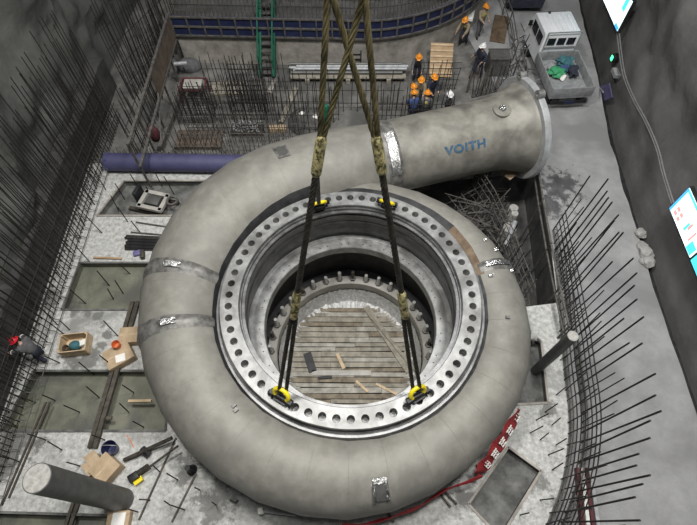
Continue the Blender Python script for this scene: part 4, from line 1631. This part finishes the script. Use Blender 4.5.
for k, off in enumerate((0, 2.2)):
    pts = []
    for u, v, X in ((617, 33, 11.75), (619, 50, 11.7), (623, 75, 11.6), (632, 98, 11.5), (645, 122, 11.38), (656, 148, 11.25), (662, 172, 11.18), (668, 192, 11.13), (672, 204, 11.1)):
        pts.append(atx(u + off, v, X))
    solo('wall_cable', MB().tube(smooth_path(pts, 5), .028, 6), M['cable'], ('grey cable on the rock wall joining the far and middle lit screens' if k == 0 else 'second grey cable running just beside the first on the rock wall'), 'cable', base=pts[4])
p = atx(612, 58, 11.68)
t = thing('signal_lamp', 'small green glowing lamp on the rock wall', 'lamp', p)
part('lamp_housing', MB().box(p + Vector((.14, 0, 0)), (.28, .3, .3), None, .02), M['dark'], t)
part('lamp_lens', MB().box(p + Vector((-.01, 0, 0)), (.03, .16, .2), None, .01), M['lamp_green'], t)
p = atx(613.5, 73, 11.62)
solo('wall_plate', MB().box(p + Vector((.1, 0, 0)), (.24, .5, .16)), M['silver'], 'small pale plate on the rock wall under the green lamp', 'plate')
t = thing('leaning_board', 'violet blue board leaning on the rock wall behind the truck', 'board', at(605, 98))
mb = MB()
vs = [at(604, 101), at(600, 86), at(609, 83, .9), at(612, 97, .9)]
mb.add(vs + [v_ + Vector((.05, 0, -.02)) for v_ in vs], [(0, 1, 2, 3), (7, 6, 5, 4), (0, 4, 5, 1), (1, 5, 6, 2), (2, 6, 7, 3), (3, 7, 4, 0)])
part('board_face', mb, M['purple'], t)
part('board_leg', MB().bar(at(600, 88), at(603, 92, .6), .05, .05), M['silver'], t)
random.seed(121)
for i, (u, v, r) in enumerate(((640, 235, .22), (644, 254, .27), (647, 263, .25), (641, 247, .2), (648, 257, .18), (643, 262, .16))):
    p = at(u, v, .0)
    mb = MB()
    bm = bmesh.new()
    bmesh.ops.create_icosphere(bm, subdivisions=2, radius=r)
    for v_ in bm.verts:
        v_.co *= 1 + .35 * noise.noise(v_.co * 6 + Vector((i * 3, 0, 0)))
        v_.co.z *= .7
    bm.verts.index_update()
    mb.add([v_.co + p + Vector((0, 0, r * .45)) for v_ in bm.verts], [tuple(q2.index for q2 in f.verts) for f in bm.faces])
    bm.free()
    solo('concrete_chunk', mb, M['stone'], 'pale broken concrete chunk lying at the road edge by the rock wall', 'rubble', 'broken concrete chunks', ang=12)

# reddish boards behind the curved mat at the bottom right
t = thing('board_stack', 'red and white boards standing between the rebar at the near right', 'boards', at(590, 500))
for k, (u, m) in enumerate(((582, 'maroon'), (587, 'paper'), (592, 'maroon'), (597, 'silver'))):
    part('board', MB().bar(at(u, 525, .1), at(u - 5 - k, 468, .1), .10, .2), M[m], t)

# ------------------------------------------------------------------ truck
tr = thing('pickup_truck', 'small white flatbed truck with windowed cab parked by the rock wall', 'truck', (9.6, 19.25, 0), R(4))


def tp_(name, mb, m, parent=None, label=None, **kw):
    me = mb.mesh(name, (0, 0, 0), **kw)
    o = link(name, me, m, parent or tr)
    if label:
        o['label'] = label
    return o


# cab: rounded van front, y 0.35..2.15
cab = MB()
bm = bmesh.new()
loop = [(.28, .45), (.28, 1.86), (.36, 1.98), (1.85, 1.98), (2.0, 1.9), (2.35, 1.25), (2.42, 1.1), (2.44, .5), (2.3, .42)]
vs = []
for x in (-.80, -.74, .74, .80):
    for y, z in loop:
        f = 1.0
        xx = x * 1.06 * (1 - .05 * max(0, (z - 1.15) / .9))
        ins = .0 if abs(x) < .78 else .05
        cy, cz = 1.2, 1.2
        vs.append((xx, y + (cy - y) * ins, z + (cz - z) * ins))
n = len(loop)
fs = [tuple(range(n)), tuple(3 * n + i for i in range(n))[::-1]]
for a in range(3):
    for i in range(n):
        fs.append((a * n + i, a * n + (i + 1) % n, (a + 1) * n + (i + 1) % n, (a + 1) * n + i))
cab.add(vs, fs)
cabo = tp_('cab', cab, M['white'])
mb = MB()
for k in range(6):
    mb.box((-.55 + k * .22, 1.1, 1.985), (.07, 1.4, .03), None, .01)
tp_('roof_rib', mb, M['white'], cabo)
for k in range(3):
    tp_('rear_window', MB().box((-.45 + k * .45, .27, 1.60), (.36, .03, .34), None, .01), M['glass'], cabo)
for s in (-1, 1):
    for y0_, y1_ in ((.48, 1.05), (1.15, 1.75)):
        tp_('side_window', MB().box((s * .825, (y0_ + y1_) / 2, 1.52), (.06, y1_ - y0_, .46), Matrix.Rotation(-s * .06, 4, 'Y'), .01), M['glass'], cabo)
    tp_('wing_mirror', MB().box((s * .95, 1.85, 1.5), (.16, .08, .26), None, .02).bar((s * .75, 1.8, 1.4), (s * .95, 1.85, 1.45), .03, .03), M['black'], cabo)
    for y in (1.55, -1.75):
        tp_('wheel', MB().tube([(s * .62, y, .31), (s * .84, y, .31)], .31, 24), M['tyre'], label=None)
tp_('windscreen', MB().box((0, 2.19, 1.58), (1.3, .04, .68), Matrix.Rotation(R(28), 4, 'X'), .01), M['glass'], cabo)
tp_('roof_lamp', MB().sphere((-.25, 1.8, 2.0), .07, 10, 6), M['black'], cabo)
bed = tp_('load_bed', MB().box((0, -1.05, .68), (1.86, 2.5, .08)).box((0, -.15, .5), (.7, 4.1, .2)), M['bed'])
for s in (-1, 1):
    tp_('side_board', MB().box((s * .92, -1.05, .95), (.05, 2.5, .46), None, .01), M['bed'], bed)
tp_('tailgate', MB().box((0, -2.28, .95), (1.86, .05, .46), None, .01), M['bed'], bed)
tp_('headboard', MB().box((0, .18, .95), (1.86, .05, .46), None, .01), M['bed'], bed)
mb = MB()
for s in (-1, 1):
    mb.bar((s * .75, .2, 1.1), (s * .75, .2, 2.1), .04, .04)
mb.bar((-.75, .2, 2.1), (.75, .2, 2.1), .04, .04)
mb.bar((-.75, .2, 1.38), (.75, .2, 1.38), .04, .04)
tp_('rear_guard', mb, M['silver'], bed)
tp_('bumper', MB().box((0, -2.32, .45), (1.6, .08, .14), None, .02).box((-.65, -2.36, .55), (.25, .04, .1)).box((.65, -2.36, .55), (.25, .04, .1)), M['black'], bed)
tp_('number_plate', MB().box((0, -2.37, .46), (.45, .02, .13)), M['bluform'], bed)
mtr = Matrix.Translation((9.6, 19.25, 0)) @ Matrix.Rotation(R(4), 4, 'Z')
random.seed(131)


def blob(loc, r, s, m, name, label, cat):
    p = mtr @ Vector(loc)
    bm = bmesh.new()
    bmesh.ops.create_icosphere(bm, subdivisions=3, radius=r)
    for v_ in bm.verts:
        v_.co *= 1 + .75 * noise.noise(v_.co * 7 + Vector((r * 31, loc[0] * 7, 0)))
        v_.co = Vector((v_.co.x * s[0], v_.co.y * s[1], v_.co.z * s[2]))
    zm = min(v_.co.z for v_ in bm.verts)
    bm.verts.index_update()
    mb = MB().add([v_.co + p - Vector((0, 0, zm)) for v_ in bm.verts], [tuple(q2.index for q2 in f.verts) for f in bm.faces])
    bm.free()
    solo(name, mb, m, label, cat, ang=60)


blob((-.32, -.95, .72), .30, (1.2, .9, .6), M['gsack'], 'green_sack', 'bright green sack lying in the truck bed', 'sack')
blob((-.1, -1.15, .72), .17, (1, 1, .7), M['paper'], 'cloth_bundle', 'pale bundle beside the green sack in the truck bed', 'bundle')
blob((.22, -.35, .72), .30, (1.2, .9, .7), M['teal'], 'teal_sack', 'large dark teal bundle at the front of the truck bed', 'bundle')
blob((.45, -.95, .72), .24, (.9, 1.3, .7), M['navy'], 'dark_sack', 'dark bundle along the right of the truck bed', 'bundle')
blob((.15, -.05, .72), .13, (1, 1, .8), M['film'], 'film_bundle', 'small shiny film bundle against the headboard in the truck bed', 'bundle')
blob((-.45, -.45, .72), .2, (1.2, 1, .7), M['bed'], 'grey_bundle', 'grey crumpled bundle at the front left of the truck bed', 'bundle')
blob((.1, -.7, .72), .2, (1.2, 1, .8), M['blue_cloth'], 'blue_bundle', 'blue crumpled bundle in the middle of the truck bed', 'bundle')
for k in range(4):
    a = mtr @ Vector((-.3 + .05 * k, -1.85 + .07 * k, .745))
    b = mtr @ Vector((.45 + .08 * k, -1.75 + .06 * k, .745))
    solo('metal_rod', MB().tube([a, b], .022, 6), M['silver'], 'silver rod lying across the rear of the truck bed', 'rod', 'silver rods in the truck bed')
# dark car beyond
cr_ = thing('car', 'dark car parked beyond the white truck', 'car', (9.2, 25.9, 0))
body = MB()
loop = [(-1.9, .35), (-1.95, .8), (-1.85, .95), (-1.2, 1.0), (-.75, 1.42), (.55, 1.45), (1.1, 1.0), (1.85, .9), (1.98, .7), (1.95, .35)]
vs = []
for x in (-.85, -.8, .8, .85):
    for y, z in loop:
        xx = x * (1 - .16 * max(0, (z - .95) / .5))
        vs.append((xx, y, z - (.03 if abs(x) > .82 else 0)))
n = len(loop)
fs = [tuple(range(n)), tuple(3 * n + i for i in range(n))[::-1]]
for a in range(3):
    for i in range(n):
        fs.append((a * n + i, a * n + (i + 1) % n, (a + 1) * n + (i + 1) % n, (a + 1) * n + i))
body.add(vs, fs)
part('car_body', body, M['navy'], cr_, False)
part('rear_window', MB().box((0, -.99, 1.23), (1.3, .03, .5), Matrix.Rotation(R(-47), 4, 'X')), M['glass'], cr_, False)
for s in (-1, 1):
    for y in (-1.25, 1.3):
        part('wheel', MB().tube([(s * .66, y, .31), (s * .86, y, .31)], .31, 20), M['tyre'], cr_, False)


# ------------------------------------------------------------------ people
def skin_mesh(name, verts, edges, radii, sub=2, root=0):
    me = bpy.data.meshes.new(name)
    me.from_pydata([tuple(v) for v in verts], edges, [])
    bm = bmesh.new()
    bm.from_mesh(me)
    lay = bm.verts.layers.skin.verify()
    bm.verts.ensure_lookup_table()
    for i, v in enumerate(bm.verts):
        r = radii[i]
        v[lay].radius = r if isinstance(r, tuple) else (r, r)
        v[lay].use_root = (i == root)
    bm.to_mesh(me)
    bm.free()
    ob = bpy.data.objects.new(name, me)
    COL.objects.link(ob)
    sk = ob.modifiers.new('s', 'SKIN')
    sk.use_smooth_shade = True
    ss = ob.modifiers.new('u', 'SUBSURF')
    ss.levels = sub
    ss.render_levels = sub
    bpy.context.view_layer.update()
    dg = bpy.context.evaluated_depsgraph_get()
    out = bpy.data.meshes.new_from_object(ob.evaluated_get(dg))
    bpy.data.objects.remove(ob)
    for p_ in out.polygons:
        p_.use_smooth = True
    return out


def person(loc, rz, pose, top_m, leg_m, hel_m, label, group=None, vest=None, hold=None):
    """facing local +y. pose: dict with lean (rad), arms, stride, crouch"""
    t = thing('person', label, 'person', loc, rz, group)
    lean = pose.get('lean', 0.0)
    st_ = pose.get('stride', .12)
    cr = pose.get('crouch', 0.0)
    hipz = .93 - cr
    hip = Vector((0, -cr * .35, hipz))

    def tor(x, up, fw=0.0):        # torso point, hinged at the hips
        return hip + Vector((x, math.sin(lean) * up + math.cos(lean) * fw, math.cos(lean) * up - math.sin(lean) * fw))
    V, E, Rr = [], [], []

    def add(p, r, par=None):
        V.append(Vector(p))
        Rr.append(r)
        if par is not None:
            E.append((par, len(V) - 1))
        return len(V) - 1
    pel = add(hip, (.15, .11))
    waist = add(tor(0, .18), (.135, .10), pel)
    chest = add(tor(0, .38), (.165, .115), waist)
    nb = add(tor(0, .52), (.07, .07), chest)
    neck = add(tor(0, .60, .015), (.052, .055), nb)
    hl = lean * .55
    hd = tor(0, .60, .015)
    hv = Vector((0, math.sin(hl), math.cos(hl)))
    hf = Vector((0, math.cos(hl), -math.sin(hl)))
    h1 = add(hd + hv * .08 + hf * .02, (.075, .085), neck)
    h2 = add(hd + hv * .17 + hf * .01, (.082, .098), h1)
    h3 = add(hd + hv * .235 + hf * .0, (.055, .065), h2)
    nose = add(hd + hv * .115 + hf * .115, (.014, .016), h1)
    feet = []
    legs = {}
    for s in (-1, 1):
        hj = add(hip + Vector((s * .095, 0, -.06)), .088, pel)
        fy = s * st_
        knee = add(Vector((s * .11, hip.y * .5 + fy * .55 + .05 + cr * .75, hipz * .53)), .058, hj)
        ank = add(Vector((s * .115, fy, .09)), .040, knee)
        toe = add(Vector((s * .125, fy + .17, .045)), (.042, .034), ank)
        legs[s] = (hj, knee, ank, toe)
    arms = {}
    for s in (-1, 1):
        sh = add(tor(s * .185, .47), .058, chest)
        el_, wr_ = pose['arms'][0 if s < 0 else 1]
        el = add(tor(0, .47) + Vector((s * (.19 + el_[0]), el_[1], el_[2])), .043, sh)
        wr = add(V[el] + Vector((s * wr_[0], wr_[1], wr_[2])), .030, el)
        d = (V[wr] - V[el]).normalized()
        sd = d.cross(Vector((s, 0, .2))).normalized()
        pm = add(V[wr] + d * .06, (.034, .02), wr)
        for k, (o, l) in enumerate(((-.030, .070), (-.010, .082), (.010, .076), (.030, .060))):
            f1_ = add(V[pm] + d * .035 + sd * o, .0095, pm)
            nrm_ = d.cross(sd)
            f2_ = add(V[f1_] + d * l * .55 + nrm_ * .012 * s, .0088, f1_)
            add(V[f2_] + d * l * .4 + nrm_ * .03 * s, .008, f2_)
        th = add(V[wr] + d * .035 - sd * .045, .011, wr)
        add(V[th] + d * .05 - sd * .018, .0095, th)
        arms[s] = (sh, el, wr)
    body_me = skin_mesh('body', V, E, Rr, 1)
    link('body', body_me, M['skin'], t)

    def cloth(name, idx_chain, m, grow, sub=1, extra=None):
        vv, ee, rr2 = [], [], []
        mp = {}
        for ch in idx_chain:
            for k, i in enumerate(ch):
                if i not in mp:
                    mp[i] = len(vv)
                    vv.append(V[i])
                    r = Rr[i]
                    r = r if isinstance(r, tuple) else (r, r)
                    rr2.append((r[0] * 1.05 + grow, r[1] * 1.05 + grow))
                if k:
                    e = (mp[ch[k - 1]], mp[i])
                    if e not in ee:
                        ee.append(e)
        link(name, skin_mesh(name, vv, ee, rr2, sub), m, t)
    cloth('jacket', [(pel, waist, chest, nb)] + [(chest,) + arms[s] for s in (-1, 1)], top_m, .036)
    cloth('trousers', [(waist, pel)] + [(pel,) + legs[s][:3] for s in (-1, 1)], leg_m, .026)
    if hold:
        for s in (-1, 1):
            cloth('sleeve', [arms[s][1:]], M['paper'], .05)
    for s in (-1, 1):
        cloth('boot', [(legs[s][2], legs[s][3])], M['black'], .014)
    if vest is not None:
        cloth('vest', [(waist, chest, nb)], vest, .052)
    # face, hair and helmet
    fm_ = Matrix((Vector((1, 0, 0)), hf, hv)).transposed().to_4x4()
    fm_.translation = hd
    for s in (-1, 1):
        mb = MB()
        mb.M = fm_
        mb.sphere((s * .032, .098, .135), .011, 8, 6)
        link('eye', mb.mesh('eye'), M['black'], t)
        mb = MB()
        mb.M = fm_
        mb.sphere((s * .088, .0, .12), .022, 8, 6, (.4, .8, 1.3))
        link('ear', mb.mesh('ear'), M['skin'], t)
    mb = MB()
    mb.M = fm_
    mb.box((0, .105, .065), (.045, .012, .010), None, .003)
    link('mouth', mb.mesh('mouth'), M['maroon'], t)
    mb = MB()
    mb.M = fm_
    mb.sphere((0, -.022, .135), .09, 14, 8, (.95, 1.0, 1.05), -.45)
    link('hair', mb.mesh('hair'), M['hair'], t)
    mb = MB()
    mb.M = fm_
    mb.sphere((0, .0, .175), .130, 18, 8, (.92, 1.08, .95), -.05)
    mb.lathe([(.115, .0), (.148, -.012), (.150, -.004), (.118, .012)], (0, .008, .175), 20)
    mb.box((0, .155, .17), (.15, .09, .014), Matrix.Rotation(-.15, 4, 'X'), .005)
    mb.box((0, 0, .302), (.03, .22, .016), None, .006)
    link('helmet', mb.mesh('helmet'), hel_m, t)
    return t


ARM_DOWN = (((.03, -.02, -.27), (-.01, .06, -.25)), ((.03, -.02, -.27), (-.01, .06, -.25)))
ARM_FRONT = (((.03, .10, -.24), (-.05, .22, -.06)), ((.03, .10, -.24), (-.05, .22, -.06)))
ARM_REACH = (((.05, .16, -.21), (-.03, .20, -.12)), ((.05, .16, -.21), (-.03, .20, -.12)))
ARM_HIP = (((.13, -.08, -.22), (-.10, .12, -.17)), ((.05, .05, -.26), (-.03, .22, .02)))

GW = 'workers at the far end'
person(at(47, 358), R(75), {'lean': .5, 'arms': (((.08, .22, -.16), (.0, .20, -.14)), ((.08, .22, -.16), (.0, .20, -.14))), 'stride': .14, 'crouch': .18},
       M['grey_cloth'], M['navy'], M['helmet_red'], 'person in a red helmet and dark clothes bending over beside the tall rebar mat', None, None, True)
pp = [
    (477, 37, 200, {'arms': ARM_FRONT, 'lean': .12}, 'tan_cloth', 'grey_cloth', 'helmet_orange', 'person in an orange helmet and yellowish vest standing on the walkway', 'olive'),
    (463, 44, 140, {'arms': ARM_REACH, 'lean': .55, 'crouch': .12}, 'tan_cloth', 'navy', 'helmet_orange', 'person in an orange helmet bending over by the blue formwork', 'olive'),
    (476, 77, 120, {'arms': ARM_HIP, 'lean': .1, 'stride': .2}, 'navy', 'navy', 'helmet_white', 'person in a white helmet and black clothes striding by the steel bin', None),
    (416, 79, 170, {'arms': ARM_REACH, 'lean': .5, 'crouch': .2}, 'grey_cloth', 'navy', 'helmet_orange', 'person in an orange helmet crouching beside the plywood panel', None),
    (428, 106, 195, {'arms': ARM_FRONT, 'lean': .15}, 'navy', 'navy', 'helmet_orange', 'person in an orange helmet and dark blue clothes before the plywood panel', None),
    (417, 108, 170, {'arms': ARM_FRONT, 'lean': .2}, 'tan_cloth', 'grey_cloth', 'helmet_orange', 'person in an orange helmet and tan jacket in the middle of the worker group', None),
    (411, 119, 30, {'arms': ARM_DOWN, 'lean': .15}, 'tan_cloth', 'navy', 'helmet_orange', 'person in an orange helmet behind the blue clothed worker in the group', None),
    (411, 126, 10, {'arms': ARM_FRONT, 'lean': .25}, 'blue_cloth', 'navy', 'helmet_orange', 'person in an orange helmet and bright blue jacket behind the inlet pipe', None),
    (422, 125, 350, {'arms': ARM_DOWN, 'lean': .1}, 'grey_cloth', 'navy', 'helmet_orange', 'person in an orange helmet and olive vest behind the inlet pipe', 'olive'),
    (443, 122, 180, {'arms': ARM_FRONT, 'lean': .2}, 'grey_cloth', 'navy', 'helmet_white', 'person in a white helmet half hidden by the inlet pipe', None),
]
for u, v, rz, pose, tm_, lm_, hm_, lab, vs_ in pp:
    person(at(u, v), R(rz), pose, M[tm_], M[lm_], M[hm_], lab, GW, M[vs_] if vs_ else None)

# ------------------------------------------------------------------ light
def area(loc, size, energy, target, col=(1, .985, .95)):
    l = bpy.data.lights.new('floodlight', 'AREA')
    l.shape = 'DISK'
    l.size = size
    l.energy = energy
    l.color = col
    o = bpy.data.objects.new('floodlight', l)
    COL.objects.link(o)
    o.location = loc
    o.rotation_euler = (Vector(target) - Vector(loc)).to_track_quat('-Z', 'Y').to_euler()
    return o


area((-5, 7.5, 24), 3, 3300, (-2.5, 5, 0))
area((5, 6, 24), 3, 3200, (4, 5, 0))
area((0, 2, 25), 3, 1300, (0, 5, 0))
area((5, 15, 25), 4, 1300, (6, 14, 0), (.95, .97, 1))
w = bpy.data.worlds.new('cavern')
w.use_nodes = True
bg = w.node_tree.nodes['Background']
bg.inputs['Color'].default_value = (.9, .95, 1, 1)
bg.inputs['Strength'].default_value = .045
scene.world = w
vs_ = scene.view_settings
vs_.view_transform = 'Standard'
vs_.look = 'None'
vs_.exposure = 0
vs_.gamma = 1
vs_.use_curve_mapping = False
